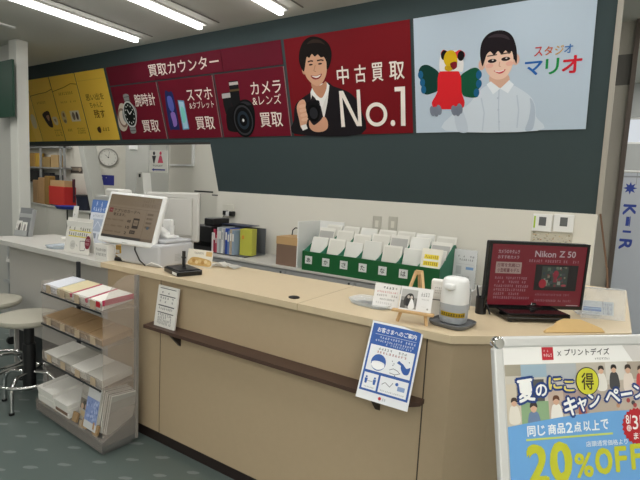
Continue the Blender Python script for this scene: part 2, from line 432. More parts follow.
a.blob([(0.158, 0.486), (0.133, 0.528), (0.127, 0.59), (0.15, 0.655), (0.193, 0.703), (0.263, 0.722), (0.34, 0.702), (0.396, 0.662), (0.42, 0.605), (0.412, 0.544), (0.387, 0.494), (0.368, 0.485), (0.369, 0.534), (0.351, 0.571), (0.325, 0.57), (0.301, 0.593), (0.273, 0.582), (0.248, 0.602), (0.223, 0.577), (0.201, 0.586), (0.184, 0.545), (0.173, 0.51)], '17110f', 7, 5)
a.blob([(0.212, 0.676), (0.265, 0.701), (0.33, 0.69), (0.369, 0.655), (0.327, 0.67), (0.266, 0.677)], '33261f', 8)
a.line([(0.205, 0.55), (0.234, 0.556), (0.253, 0.551)], .01, '2a1a14', 8)
a.line([(0.289, 0.551), (0.323, 0.554), (0.347, 0.547)], .01, '2a1a14', 8)
a.ell(*(0.23, 0.528), .018, .006, '241612', 8)
a.ell(*(0.313, 0.527), .018, .006, '241612', 8)
a.line([(0.27, 0.522), (0.252, 0.483), (0.271, 0.474)], .006, 'ae7c60', 8)
a.blob([(0.221, 0.451), (0.27, 0.445), (0.321, 0.457), (0.3, 0.427), (0.265, 0.419), (0.234, 0.428)], '8a3a34', 8)
a.blob([(0.229, 0.447), (0.27, 0.442), (0.311, 0.451), (0.292, 0.435), (0.264, 0.431)], 'f0e8e4', 9)
a.blob([(0.058, 0.218), (0.088, 0.267), (0.133, 0.279), (0.152, 0.237), (0.155, 0.15), (0.126, 0.073), (0.08, 0.06), (0.069, 0.124)], 'd8a488', 10)
a.blob([(0.166, 0.12), (0.204, 0.08), (0.264, 0.109), (0.304, 0.142), (0.333, 0.114), (0.332, 0.057), (0.282, 0.028), (0.207, 0.029), (0.163, 0.062)], 'd09c80', 10)
a.blob([(0.147, 0.237), (0.183, 0.261), (0.259, 0.268), (0.279, 0.245), (0.269, 0.155), (0.236, 0.11), (0.176, 0.128), (0.149, 0.179)], '111013', 11, 4)
a.ell(*(0.215, 0.172), .055, .065, '050506', 12); a.ell(*(0.215, 0.172), .038, .045, '2b2b30', 13)
for q in ([(0.084, 0.23), (0.084, 0.198), (0.089, 0.162), (0.094, 0.127)]): a.ell(q[0]+.03, q[1], .034, .014, 'e2b498', 12, .15)
a.poly([(0.078, 0.08), (0.133, 0.09), (0.143, 0.055), (0.093, 0.04)], 'e8e4e2', 11)
for ch, q in zip('中古買取', ([(0.452, 0.367, 0.551, 0.493), (0.599, 0.369, 0.692, 0.49), (0.736, 0.367, 0.826, 0.491), (0.872, 0.367, 0.984, 0.487)])):
    a.text(ch, *q, CREAM, 14, .018)
W1 = 'f2e8e0'
a.poly([(0.459, 0.322), (0.482, 0.32), (0.489, 0.059), (0.456, 0.058)], W1, 14)
a.poly([(0.459, 0.322), (0.495, 0.321), (0.618, 0.061), (0.59, 0.061)], W1, 15)
a.poly([(0.607, 0.321), (0.635, 0.321), (0.632, 0.06), (0.603, 0.061)], W1, 14)
a.ring(*(0.757, 0.139), .085, .027, W1, 14, 36)
a.ell(*(0.883, 0.074), .018, .021, W1, 14)
a.poly([(0.906, 0.319), (0.984, 0.318), (0.978, 0.052), (0.944, 0.053), (0.951, 0.289), (0.906, 0.289)], W1, 14)
board(a, X, 0, 'large red poster of smiling man in dark suit holding camera, lettering 中古買取 No.1', 'poster', 'poster')
# pale blue poster: young woman with a parrot hand puppet
X = -1.23; a = Art(1.04, .733, 'bccbdb')
a.blob([(0.209, 0.011), (0.27, 0.126), (0.359, 0.174), (0.433, 0.258), (0.494, 0.29), (0.599, 0.289), (0.714, 0.218), (0.757, 0.157), (0.768, 0.083), (0.783, -0.003)], 'd0dae6', 1, 4)
a.blob([(0.729, 0.193), (0.754, 0.157), (0.764, 0.087), (0.752, 0.005), (0.711, 0.002), (0.728, 0.07), (0.735, 0.141)], 'b4c1d2', 2, 4)
a.blob([(0.27, 0.126), (0.321, 0.139), (0.36, 0.007), (0.29, 0.009)], 'c2cddb', 2, 4)
a.line([(0.548, 0.257), (0.548, 0.15), (0.556, 0.003)], .006, 'b8c5d5', 2)
a.line([(0.441, 0.21), (0.461, 0.117), (0.452, 0.005)], .008, 'bfcbda', 2)
a.line([(0.654, 0.215), (0.668, 0.126), (0.662, 0.018)], .008, 'bfcbda', 2)
a.blob([(0.489, 0.339), (0.546, 0.314), (0.598, 0.337), (0.606, 0.288), (0.558, 0.264), (0.501, 0.282)], 'dcb09a', 3)
a.poly([(0.472, 0.291), (0.497, 0.307), (0.555, 0.26), (0.513, 0.228)], 'e6ecf4', 4); a.poly([(0.555, 0.26), (0.606, 0.306), (0.634, 0.279), (0.602, 0.229)], 'e6ecf4', 4)
a.ell(*(0.441, 0.41), .02, .032, 'e0b4a0', 4); a.ell(*(0.64, 0.421), .02, .032, 'e0b4a0', 4)
a.blob([(0.443, 0.403), (0.429, 0.477), (0.442, 0.547), (0.486, 0.588), (0.555, 0.593), (0.61, 0.56), (0.639, 0.491), (0.646, 0.411), (0.628, 0.423), (0.542, 0.448), (0.455, 0.429)], '1d181c', 5)
a.blob([(0.455, 0.431), (0.464, 0.49), (0.527, 0.504), (0.602, 0.485), (0.626, 0.43), (0.617, 0.373), (0.588, 0.328), (0.546, 0.314), (0.504, 0.328), (0.467, 0.373)], 'eec8b4', 6)
a.blob([(0.443, 0.403), (0.441, 0.51), (0.48, 0.569), (0.549, 0.577), (0.607, 0.544), (0.64, 0.471), (0.644, 0.398), (0.63, 0.429), (0.616, 0.471), (0.6, 0.456), (0.579, 0.478), (0.558, 0.457), (0.536, 0.479), (0.514, 0.458), (0.491, 0.481), (0.47, 0.466), (0.457, 0.429)], '211a1f', 7, 5)
for q in ([(0.503, 0.43), (0.582, 0.434)]):
    a.ell(q[0], q[1]-.004, .026, .0115, '2a2024', 8); a.ell(q[0]+.004, q[1], .006, .004, 'd8ccc8', 9); a.line([(q[0]-.03, q[1]+.026), (q[0]+.028, q[1]+.03)], .007, '54403a', 8)
for q in ([(0.488, 0.399), (0.606, 0.401)]): a.ell(q[0], q[1], .022, .014, 'eab4a4', 7)
a.line([(0.548, 0.417), (0.544, 0.393), (0.554, 0.389)], .005, 'd09e88', 8)
a.blob([(0.513, 0.369), (0.545, 0.362), (0.583, 0.371), (0.569, 0.353), (0.544, 0.349)], 'cc4050', 8)
a.line([(0.522, 0.366), (0.547, 0.359), (0.574, 0.367)], .006, 'f2e4e0', 9)
a.blob([(0.473, 0.563), (0.521, 0.577), (0.576, 0.564), (0.601, 0.535), (0.556, 0.553), (0.505, 0.56)], '3a3036', 8)
for q in ([(0.543, 0.204), (0.548, 0.132), (0.554, 0.058)]): a.ell(q[0], q[1], .006, .007, 'b8c4d4', 5)
# the red plush bird on her hand
a.blob([(0.172, 0.376), (0.108, 0.434), (0.059, 0.442), (0.03, 0.415), (0.033, 0.365), (0.053, 0.326), (0.043, 0.292), (0.072, 0.255), (0.122, 0.26), (0.163, 0.284)], '123c34', 3)
a.blob([(0.304, 0.344), (0.357, 0.386), (0.405, 0.396), (0.434, 0.368), (0.424, 0.323), (0.436, 0.283), (0.414, 0.252), (0.418, 0.219), (0.366, 0.218), (0.32, 0.243)], '17553c', 3)
for q in ([(0.041, 0.383), (0.053, 0.333), (0.06, 0.287), (0.424, 0.352), (0.425, 0.298), (0.411, 0.245)]): a.ell(q[0], q[1], .018, .026, '1f5f8a', 4)
a.blob([(0.18, 0.398), (0.235, 0.407), (0.289, 0.392), (0.312, 0.343), (0.316, 0.255), (0.336, 0.191), (0.317, 0.15), (0.23, 0.151), (0.141, 0.159), (0.116, 0.199), (0.154, 0.265), (0.159, 0.355)], 'd8262e', 5, 3)
a.blob([(0.172, 0.402), (0.177, 0.485), (0.216, 0.513), (0.3, 0.504), (0.326, 0.452), (0.323, 0.382), (0.289, 0.385), (0.204, 0.392)], 'e8e4e4', 6)
a.blob([(0.181, 0.503), (0.197, 0.523), (0.224, 0.513), (0.27, 0.501), (0.304, 0.511), (0.334, 0.49), (0.33, 0.463), (0.289, 0.463), (0.224, 0.47), (0.189, 0.48)], 'd83c48', 7)
a.ell(*(0.204, 0.49), .022, .03, '1a1416', 8); a.ell(*(0.311, 0.475), .022, .03, '1a1416', 8)
a.blob([(0.2, 0.469), (0.22, 0.509), (0.262, 0.512), (0.285, 0.474), (0.285, 0.428), (0.247, 0.414), (0.212, 0.431)], 'd8b21c', 9)
a.blob([(0.243, 0.436), (0.281, 0.443), (0.285, 0.41), (0.258, 0.398)], '7a1a24', 10)
a.blob([(0.212, 0.424), (0.243, 0.418), (0.258, 0.398), (0.231, 0.39), (0.208, 0.403)], 'c8a01c', 10)
for q in ([(0.12, 0.144), (0.144, 0.139), (0.165, 0.15), (0.266, 0.141), (0.289, 0.136), (0.305, 0.151)]): a.ell(q[0], q[1], .018, .034, '7d8494', 6, .2)
for ch, k, q in zip('スタジオ', ('c8484a', 'c8643c', 'd0a05c', '4a78b8'), ([(0.74, 0.426, 0.785, 0.478), (0.794, 0.427, 0.838, 0.476), (0.849, 0.424, 0.895, 0.475), (0.897, 0.428, 0.942, 0.476)])):
    a.text(ch, *q, k, 6, .03)
for ch, k, q in zip('マリオ', ('2c64b0', '1e8a48', 'd02838'), ([(0.691, 0.322, 0.789, 0.402), (0.804, 0.32, 0.876, 0.408), (0.891, 0.318, 0.993, 0.414)])):
    a.text(ch, *q, k, 6, .035)
board(a, X, 0, 'large pale blue poster of young woman in white shirt with red bird puppet', 'poster', 'poster')
# yellow boards at the left
YE = 'ecc24a'
def yellow(x, wd, label, fn):
    global a
    a = Art(wd, .733, YE); fn(a); board(a, x, 0, label, 'poster', 'poster')
def y1(a):
    a.line([(0, .56), (.3, .6), (.5, .59)], .008, '8c6a1c'); a.rect(.34, .0, .5, .73, 'f2ca58', 1)
    a.ell(.42, .25, .06, .09, 'd8c89a', 2)
def y2(a):
    a.line([(0, .55), (.2, .565), (.36, .57), (.515, .60)], .008, '8c6a1c')
    a.smalls(.1, .45, .3, .475, 6, 'a8801f', 2, 3)
    a.blob([(.16, .33), (.31, .36), (.33, .25), (.32, .17), (.24, .18), (.18, .26)], '3a2a20', 2); a.blob([(.23, .3), (.3, .31), (.27, .24)], 'a87a5a', 3)
    a.blob([(.36, .28), (.45, .28), (.45, .2), (.38, .2)], 'd8c9a0', 2); a.blob([(.38, .26), (.43, .26), (.42, .22)], 'a88d6a', 3)
    for i in range(3): a.smalls(.33, .06+i*.03, .48, .08+i*.03, 7, '8a6818', 2, i)
def y3(a):
    a.line([(0, .57), (.25, .6), (.4, .63), (.52, .615)], .008, '8c6a1c')
    a.smalls(.1, .52, .4, .55, 8, 'a8801f', 2, 5); a.smalls(.1, .43, .25, .45, 4, 'a8801f', 2, 6); a.smalls(.3, .43, .42, .45, 4, 'a8801f', 2, 7)
    a.rect(.24, .22, .42, .34, 'd8ccb0', 2); a.ell(.3, .28, .03, .045, '7a6a58', 3); a.ell(.37, .28, .025, .045, '5a4a44', 3)
    a.blob([(.06, .33), (.13, .34), (.14, .24), (.1, .2), (.05, .25)], 'cdb478', 2); a.ell(.1, .3, .02, .025, '8a6a48', 3); a.ell(.1, .23, .03, .02, '8a7a58', 3)
    for i in range(3): a.smalls(.3, .08+i*.025, .46, .097+i*.025, 6, '8a6818', 2, i+9)
    a.smalls(.1, .11, .2, .14, 3, '9a7618', 2, 13)
def y4(a):
    a.text('思い出を', .1, .43, .43, .5, '6a4c16', 2, .01); a.text('ちゃんと', .14, .35, .37, .41, '6a4c16', 2, .01)
    a.text('残す', .18, .24, .38, .33, '5a3e12', 2, .015)
    a.blob([(.17, .13), (.22, .15), (.24, .12), (.22, .08), (.18, .09)], '4a3420', 2); a.smalls(.26, .1, .4, .14, 3, '8a6818', 2, 4)
    a.rect(.02, .64, .5, .645, 'd8ae48', 1)
yellow(-6.7, .495, 'yellow board at the far left, mostly behind the white column', y1)
yellow(-6.19, .5, 'yellow board with a small dark picture, just right of the white column', y2)
yellow(-5.672, .505, 'yellow board with a small pale photo of two people, third from the red boards'.replace('third', 'second'), y3)
yellow(-5.148, .53, 'yellow board with brown lettering 残す, next to the red boards', y4)

# ================================================================ SERVICE COUNTER
ZT = .996
sc = thing('service_counter', 'long beige laminate service counter with dark bag ledge and angled right end', 'counter', (0, 0, 0))
wt = [(-2.6, 1.655), (-.455, 1.655), (-.31, 1.775), (.107, 2.198), (.107, 3.285), (-.42, 3.285), (-.42, 2.183), (-2.6, 2.183)]
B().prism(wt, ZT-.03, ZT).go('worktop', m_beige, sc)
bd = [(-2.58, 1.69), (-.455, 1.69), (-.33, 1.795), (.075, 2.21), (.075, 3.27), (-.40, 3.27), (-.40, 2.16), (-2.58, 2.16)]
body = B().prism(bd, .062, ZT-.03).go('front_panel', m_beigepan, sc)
B().box(-.556, -.551, 1.6885, 1.692, .062, ZT-.03).go('panel_joint', m_edge, body)
B().box(-2.089, -2.086, 1.6885, 1.692, .062, ZT-.03).go('panel_joint', m_edge, body)
kk = [(x+(.004 if x < -2 else 0), y+.004) for x, y in bd]
B().prism([(-2.575, 1.694), (-.457, 1.694), (-.334, 1.80), (.07, 2.214), (.07, 3.26), (-.395, 3.26), (-.395, 2.155), (-2.575, 2.155)], 0, .062).go('kickboard', m_kick, sc)
B().box(-1.139, -1.137, 1.654, 2.184, ZT-.0292, ZT+.0005).go('worktop_joint', mat('worktop_joint', 'a08e6c', .6), sc)
B().lathe([(.026, 0), (.026, .004), (.02, .006), (.001, .006)], (-1.214, 1.735, ZT), 24).go('cable_grommet', m_black, sc)
ld = B().prism([(-2.135, 1.69), (-2.12, 1.6), (-.605, 1.6), (-.55, 1.655), (-.547, 1.69)], .698, .716).go('bag_ledge', m_walnut, sc)
for x in (-1.93, -.74):
    B().prism([(0, 0), (-.075, 0), (0, -.085)], -.011, .011, Matrix.Translation((x, 1.69, .698)) @ Matrix(((0, 0, 1, 0), (1, 0, 0, 0), (0, 1, 0, 0), (0, 0, 0, 1)))).go('bracket', m_kick, ld)

# white counter running on to the left
wc = thing('side_counter', 'off-white counter with grey front panel left of the beige counter', 'counter')
B().prism([(-4.19, 1.69), (-2.603, 1.655), (-2.603, 2.183), (-4.1, 2.183)], ZT-.035, ZT).go('worktop', m_countertop, wc)
B().box(-3.95, -2.605, 1.75, 1.77, .3, ZT-.035).box(-3.95, -3.93, 1.77, 2.15, 0, ZT-.035).go('front_panel', m_countergrey, wc)
B().box(-3.929, -2.605, 1.80, 1.82, 0, .33).go('recess_shade_board', mat('recess_shade_dark', '2a2c2e', .5), wc)  # dark board paints in the shade below the front panel

# back counter under the wall
bc = thing('back_counter', 'low white-topped grey cabinet counter along the back wall', 'counter')
B().box(-3.3, -.86, 2.83, 3.295, .885, .9).go('worktop', m_countertop, bc)
B().box(-3.28, -.87, 2.85, 3.29, 0, .885).go('cabinet_body', m_steel, bc)
for i in range(4):
    x0 = -3.27+i*.6
    d_ = B().box(x0, x0+.592, 2.836, 2.85, .05, .872, bev=.002).go('cabinet_door', m_steel, bc)
    B().lathe([(.008, 0), (.008, .006), (.004, .008)], seg=12, m=Matrix.Translation((x0+.55, 2.836, .855)) @ Matrix.Rotation(PI/2, 4, 'X')).go('lock', m_dark, d_)

# ---------------------------------------------------------------- leaflet standing on the ledge
def plate(art, label, cat, name, loc, rot, m=None, group=None):
    """a framed or loose printed sheet that is one thing"""
    o = art.go(name, m or P_MATTE, None, loc, rot); return tag(o, label, cat, group)
a = Art(.165, .222, 'e2e0da', .01, x0=-.0825)
a.rect(-.065, .207, .065, .211, '55565a'); a.rect(-.065, .168, .065, .173, '4a4b50'); a.rect(-.065, .112, .065, .118, '4a4b50'); a.rect(-.065, .075, .065, .08, '4a4b50')
a.smalls(-.05, .182, .04, .192, 4, '55565a', 2, 1)
for i, (y, n) in enumerate(((.152, 3), (.132, 3), (.094, 4), (.06, 4), (.045, 4), (.03, 5), (.015, 6))): a.smalls(-.06, y, .055, y+.012, n*2, '6a6a6e', 2, i)
plate(a, 'white printed notice card standing on the dark ledge at its left end', 'notice card', 'notice_card', (-1.992, 1.632, .717), (R(82), 0, R(-1)))

# ---------------------------------------------------------------- blue hygiene notice hung on the counter edge
a = Art(.205, .297, 'e6e8ec', .003, x0=-.1025, y0=-.1485)
BL = '2c5aa8'
a.rect(-.096, -.118, .096, .14, BL)
a.text('お客さまへのご案内', -.075, .108, .082, .128, 'f0f2f6', 3, .02)
a.line([(-.08, .1), (.085, .1)], .0015, 'c8d4ea', 3)
a.smalls(-.06, .086, .085, .094, 14, 'd0daec', 3, 2); a.smalls(-.075, .073, .08, .08, 17, 'd0daec', 3, 3); a.smalls(-.03, .063, .075, .07, 12, 'b8c8e4', 3, 7)
a.rect(-.088, -.04, .088, .058, 'e8eaee', 3); a.rect(-.088, -.11, -.03, -.05, 'e8eaee', 3); a.rect(-.022, -.11, .088, -.05, 'e8eaee', 3)
a.smalls(-.055, .043, .06, .051, 10, '606468', 4, 4); a.smalls(-.06, .03, .062, .038, 10, 'a86a6a', 4, 5)
a.ell(-.043, -.005, .03, .031, BL, 4); a.blob([(-.068, -.006), (-.043, 0), (-.018, -.006), (-.022, -.022), (-.043, -.033), (-.064, -.022)], 'e8eaee', 5); a.blob([(-.07, -.014), (-.043, -.006), (-.016, -.014), (-.03, -.03), (-.056, -.03)], 'f4f4f6', 6)
a.blob([(.05, .012), (.068, -.002), (.082, .004), (.078, -.022), (.06, -.024), (.046, -.004)], BL, 4); a.poly([(.035, .02), (.055, .008), (.05, .002), (.028, .01)], BL, 4)
a.line([(.005, -.022), (.02, -.014), (.036, -.018), (.048, -.026), (.03, -.034), (.008, -.032)], .002, '5a5e66', 4)
for q in ((.01, .012), (.018, .004), (.074, .022), (.03, -.038), (.015, -.002)): a.ell(q[0], q[1], .002, .002, '5a5e66', 4)
for x in (-.076, -.042):
    a.ell(x, -.066, .004, .004, BL, 4); a.poly([(x-.006, -.071), (x+.006, -.071), (x+.004, -.09), (x-.004, -.09)], BL, 4)
a.line([(-.07, -.08), (-.048, -.08)], .0015, '5a5e66', 4); a.smalls(-.08, -.104, -.038, -.1, 7, '8a8e96', 4, 6)
a.line([(-.012, -.08), (0, -.07), (.02, -.082), (.03, -.065)], .002, '5a5e66', 4); a.rect(.05, -.088, .078, -.072, '8aa2cc', 4); a.ell(.045, -.066, .006, .006, BL, 4); a.smalls(-.015, -.104, .08, -.099, 14, '8a8e96', 4, 8)
a.ell(-.008, -.132, .006, .006, 'c02838', 3); a.smalls(.002, -.137, .016, -.128, 2, '9a9ea6', 3, 9)
plate(a, 'blue and white laminated hygiene notice hung on the counter front, お客さまへのご案内', 'notice', 'hygiene_notice', (-.662, 1.595, .857), (R(66.9), R(1.5), R(3.8)), P_GLOSS)

# ================================================================ POSTER STAND (lower right)
e_ = Vector((.7235, .6903, 0)); v_ = Vector((-.1746, .183, .9675)); n_ = e_.cross(v_)
Ms = Matrix((e_, v_.normalized(), n_.normalized())).transposed()
ps = thing('poster_stand', 'silver-framed poster stand with summer campaign poster, lower right foreground', 'sign stand', (-.2332, 1.2331, 1.145), Ms.to_euler())
PW, PH = .53, .765
fr = B()
for (x0, x1, y0, y1) in ((0, .028, -PH+.028, -.028), (PW-.028, PW, -PH+.028, -.028), (.028, PW-.028, -.028, 0), (.028, PW-.028, -PH, -PH+.028)):
    fr.box(x0, x1, y0, y1, -.016, .004, bev=.005)
fr.go('frame', m_silver, ps)
for x, y in ((.016, -.016), (PW-.016, -.016), (.016, -PH+.016), (PW-.016, -PH+.016)):
    B().lathe([(.001, -.017), (.014, -.017), (.0165, -.012), (.0165, .003), (.013, .007), (.001, .0075)], (x, y, 0), 20).go('corner_cap', m_chrome, ps, smooth=True)
B().box(.01, PW-.01, -PH+.01, -.01, -.014, -.006).go('back_panel', m_steel, ps)
a = Art(PW-.05, PH-.05, 'f4f3f0', .003, x0=.025, y0=-PH+.025)
RB = PW-.026
a.poly([(.39, -.028), (RB, -.028), (RB, -.07), (.42, -.07)], 'd8d4d0')
a.rect(.0285, -.224, RB, -.071, 'cfc9bd')
# photo collage strip
rr = random.Random(5)
cells = [(.03, -.1, .075, -.072, 'a8a190'), (.075, -.105, .15, -.072, '9fb6c6'), (.15, -.11, .24, -.072, 'b4b9bc'), (.24, -.118, .33, -.072, 'c4bcae'), (.33, -.118, .40, -.072, 'd8d4cc'), (.40, -.118, RB, -.072, 'b0a496'),
         (.03, -.22, .07, -.12, 'd2c7b4'), (.06, -.165, .14, -.11, '5a5a58'), (.07, -.222, .15, -.165, '8fae86'), (.15, -.222, .195, -.14, 'c9b4a4'), (.195, -.2, .27, -.14, 'b09a92'), (.27, -.2, .36, -.13, 'bcaea0'), (.36, -.2, RB, -.12, 'c2b4a6')]
for c in cells: a.rect(*c[:4], c[4], 2)
for cx, cy, hair, top, s_ in ((.05, -.165, '4a3c34', 'e6e0d4', 1), (.105, -.18, '3e3430', '6f86a8', 1.2), (.172, -.165, '6a4434', 'f0ece4', 1.1), (.315, -.092, '35302c', 'e8e4dc', 1), (.355, -.09, '2a2624', '4a4a4c', 1), (.40, -.092, '3a302a', 'e6d8cc', 1.1), (.44, -.095, '4a3a30', 'c84a4a', 1), (.25, -.17, '4a3c36', 'b86a5a', .8)):
    a.blob([(cx-.014*s_, cy-.05*s_), (cx-.012*s_, cy-.014*s_), (cx, cy-.008*s_), (cx+.012*s_, cy-.014*s_), (cx+.015*s_, cy-.05*s_)], top, 3)
    a.ell(cx, cy, .008*s_, .01*s_, 'd8b096', 4); a.blob([(cx-.009*s_, cy), (cx-.006*s_, cy+.011*s_), (cx+.006*s_, cy+.011*s_), (cx+.009*s_, cy), (cx, cy+.004*s_)], hair, 5)
for i in range(10): a.ell(.29+rr.random()*.19, -.15-rr.random()*.04, .006, .006, rr.choice(['b04a4a', 'd8d0c4', '6a7a5a', 'c89a7a', '4a4a50']), 3)
# heading
a.rect(.14, -.062, .174, -.029, 'c02636', 2); a.smalls(.145, -.041, .169, -.036, 5, 'f0dede', 3, 1); a.text('キタムラ', .1445, -.054, .1695, -.045, 'f6e8e8', 3, .01)
a.line([(.187, -.04), (.197, -.052)], .0018, '6a6a6a', 2); a.line([(.197, -.04), (.187, -.052)], .0018, '6a6a6a', 2)
a.text('プリントデイズ', .208, -.052, .347, -.034, '3c3c3e', 2, .02); a.smalls(.3, -.064, .347, -.059, 9, '7a7a7c', 2, 3)
# campaign title: white-edged, dark blue outline
def pop(t, x0, y0, x1, y1, rot, fill, out='1e3f82', l=6):
    a.text(t, x0, y0, x1, y1, out, l, .05, rot, .0045)
    a.text(t, x0, y0, x1, y1, fill, l+1, .05, rot)
WH = 'f6f6f4'
pop('夏', .061, -.165, .11, -.108, .1, WH); pop('の', .113, -.153, .147, -.122, .1, WH)
pop('に', .152, -.137, .192, -.105, .03, 'dfd06a'); pop('こ', .197, -.143, .229, -.116, -.05, 'dfd06a')
a.ell(.27, -.119, .036, .0365, '2a2a2c', 6); a.ell(.27, -.119, .0335, .034, 'd4d23c', 7); a.text('得', .251, -.141, .289, -.097, '3a3420', 8, .025, -.03)
for t, cx, cy, wd, h in (('キ', .213, -.181, .04, .048), ('ャ', .249, -.178, .03, .036), ('ン', .286, -.168, .036, .036), ('ペ', .343, -.16, .046, .036), ('ー', .388, -.156, .036, .008), ('ン', .432, -.149, .04, .036)):
    pop(t, cx-wd/2, cy-h/2, cx+wd/2, cy+h/2, .1, WH)
# blue field with curved top
top = [(.0285+i*(RB-.0285)/24, -.224+.026*math.sin(min(1, i/17)*PI/2)-.003*max(0, i-17)/7) for i in range(25)]
a.poly([(.0285, -PH+.029)]+top+[(RB, -PH+.029)], '6ea8e0', 4)
for t, x, wd in zip('同じ商品2点以上で', (.082, .112, .142, .169, .195, .218, .247, .272, .30), (.024, .022, .024, .023, .02, .023, .022, .024, .024)):
    a.text(t, x, -.25+(x-.08)*.03, x+wd, -.224+(x-.08)*.03, 'eef4fa', 6, .045)
a.line([(.078, -.2575), (.335, -.2545)], .005, 'c8d86a', 6)
a.text('店頭通常価格より', .251, -.284, .378, -.27, 'e4eef8', 6, .015)
YG = 'c6c832'
a.text('2', .074, -.367, .137, -.268, YG, 7, .1); a.text('0', .14, -.365, .207, -.265, YG, 7, .1)
a.text('%', .212, -.358, .268, -.297, YG, 7, .055)
a.text('O', .273, -.355, .327, -.288, YG, 7, .085); a.text('F', .334, -.352, .372, -.287, YG, 7, .085); a.text('F', .383, -.349, .421, -.284, YG, 7, .085)
star = []
for i in range(48):
    q = .048 if i % 2 else .0435; star.append((.413+q*math.cos(2*PI*i/48), -.24+q*math.sin(2*PI*i/48)))
a.poly(star, 'b8202c', 6)
a.text('8/', .378, -.233, .395, -.21, 'f6f2f0', 8, .02); a.ell(.386, -.244, .0075, .008, 'f0dede', 8); a.text('日', .382, -.249, .39, -.239, 'b8202c', 9, .0)
a.text('3', .398, -.248, .416, -.212, 'f6f2f0', 8, .03); a.text('1', .422, -.248, .434, -.212, 'f6f2f0', 8, .03)
a.text('まで', .398, -.273, .436, -.256, 'f6f2f0', 8, .02)
for i in range(9):
    for j in range(6): a.ell(.40+i*.011, -.40-j*.011, .002+.0003*i, .002+.0003*i, '1f3f78', 6)
a.go('poster', P_GLOSS, ps)
def leg(x, front):
    inv = (Matrix.Translation(ps.location) @ Ms.to_4x4()).inverted()
    foot_l = Matrix.Translation(ps.location) @ Ms.to_4x4() @ Vector((x, -PH, -.012))
    if front:
        d = (-v_).normalized(); t = (foot_l.z-.012)/-d.z; end = foot_l+d*t; st = foot_l+(-d)*.05
    else:
        st = Matrix.Translation(ps.location) @ Ms.to_4x4() @ Vector((x, -.04, -.022))
        hd = Vector((-n_.x, -n_.y, 0)).normalized(); end = Vector((st.x+hd.x*.26, st.y+hd.y*.26, .012))
    o = B().tube([inv @ st, inv @ end], .011, 12).go('leg', m_silver, ps)
    B().ball(inv @ end, .0125).go('foot', m_black, o)
for x in (.045, PW-.045): leg(x, True)
for x in (.24, .36): leg(x, False)

# ================================================================ ADVERT MONITOR (right) and its base
mt = thing('monitor', 'black monitor with dark red camera advert at the right end of counter', 'monitor', (-.256, 2.19, ZT), (0, 0, R(37.66)))
sc_rot = (R(92.2), 0, 0); MZ = .179
B().box(-.226, .226, -.146, .146, -.035, .0, bev=.006).go('housing', m_black, mt, (0, 0, MZ), sc_rot)
B().box(-.226, .226, -.146, -.131, 0, .004).box(-.226, .226, .135, .146, 0, .004).box(-.226, -.214, -.131, .135, 0, .004).box(.214, .226, -.131, .135, 0, .004).go('bezel', m_gloss, mt, (0, 0, MZ), sc_rot)
a = Art(.428, .266, '98102c', .002, x0=-.214, y0=-.131)
PK = 'e8c8ce'
a.text('カメラのキタムラ', -.185, .095, -.09, .112, PK, 2, .02); a.text('おすすめカメラ', -.185, .072, -.09, .087, PK, 2, .015)
a.rect(-.19, .008, -.075, .058, 'd8b8ac', 2); a.text('日常を気軽に!', -.183, .036, -.083, .053, '7a2030', 3, .02); a.text('小型軽量モデル', -.183, .013, -.083, .031, '7a2030', 3, .02)
for i, (y, n, x) in enumerate(((-.017, 15, -.19), (-.034, 13, -.175), (-.052, 17, -.19), (-.069, 15, -.19), (-.087, 12, -.19), (-.104, 17, -.19))): a.smalls(x, y, x+n*.0098, y+.01, n, 'd8a8b2', 2, i)
a.text('Nikon', -.02, .084, .075, .112, 'f0dadc', 2, .03); a.text('Z 50', .09, .086, .165, .114, 'f0dadc', 2, .03)
a.smalls(-.045, .062, .185, .073, 22, 'd8a8b2', 2, 11)
a.rect(-.01, -.062, .185, .052, '1c1418', 2); a.rect(-.0, -.056, .175, .046, '24181c', 3)
a.rect(.02, -.045, .14, .045, '4c564c', 4)
rr = random.Random(3)
for i in range(46):
    x, y = .02+rr.random()*.11, -.045+rr.random()*.085; s_ = .003+rr.random()*.006
    a.rect(x, y, min(.14, x+s_*1.6), min(.045, y+s_*1.8), rr.choice(['788a74', '2c3a34', 'a89c84', '585c60', '9a4048', '384a58', 'b4b4a4']), 5)
a.ell(.028, -.032, .017, .02, 'c8243c', 6); a.ell(.085, .012, .012, .016, 'b83048', 6); a.rect(.075, -.025, .092, .008, 'a03848', 6); a.ell(.125, -.038, .012, .005, 'c84858', 6)
a.smalls(.0, -.085, .16, -.077, 22, 'c08c98', 2, 12); a.smalls(.0, -.112, .17, -.103, 22, 'd0a0aa', 2, 13)
a.rect(.15, -.1285, .205, -.1255, 'e8dede', 2)
a.go('screen', P_SCREEN, mt, (0, 0, MZ), sc_rot).location.y = -.001
st = B().box(-.028, .028, .015, .05, .045, .12, bev=.008).lathe([(.05, .038), (.05, .044), (.03, .052), (.028, .06)], (0, .03, 0), 24).go('stand_neck', m_gloss, mt)
bx = B().box(-.17, .105, -.105, .14, .006, .038, bev=.006).go('base_unit', m_gloss, mt)
B().box(-.165, .1, -.1065, -.105, .019, .021).go('disc_slot', m_grey, bx)
for q in ((-.15, -.09), (.09, -.09), (-.15, .12), (.09, .12)): B().lathe([(.01, 0), (.01, .007)], (q[0], q[1], 0), 12).go('foot', m_black, bx)
# cable beside it
B().tube([(-.205, -.02, .01), (-.215, .0, .05), (-.2, .03, .08), (-.16, .04, .07), (-.14, .03, .09)], .0035, 8).go('cable', m_black, mt)

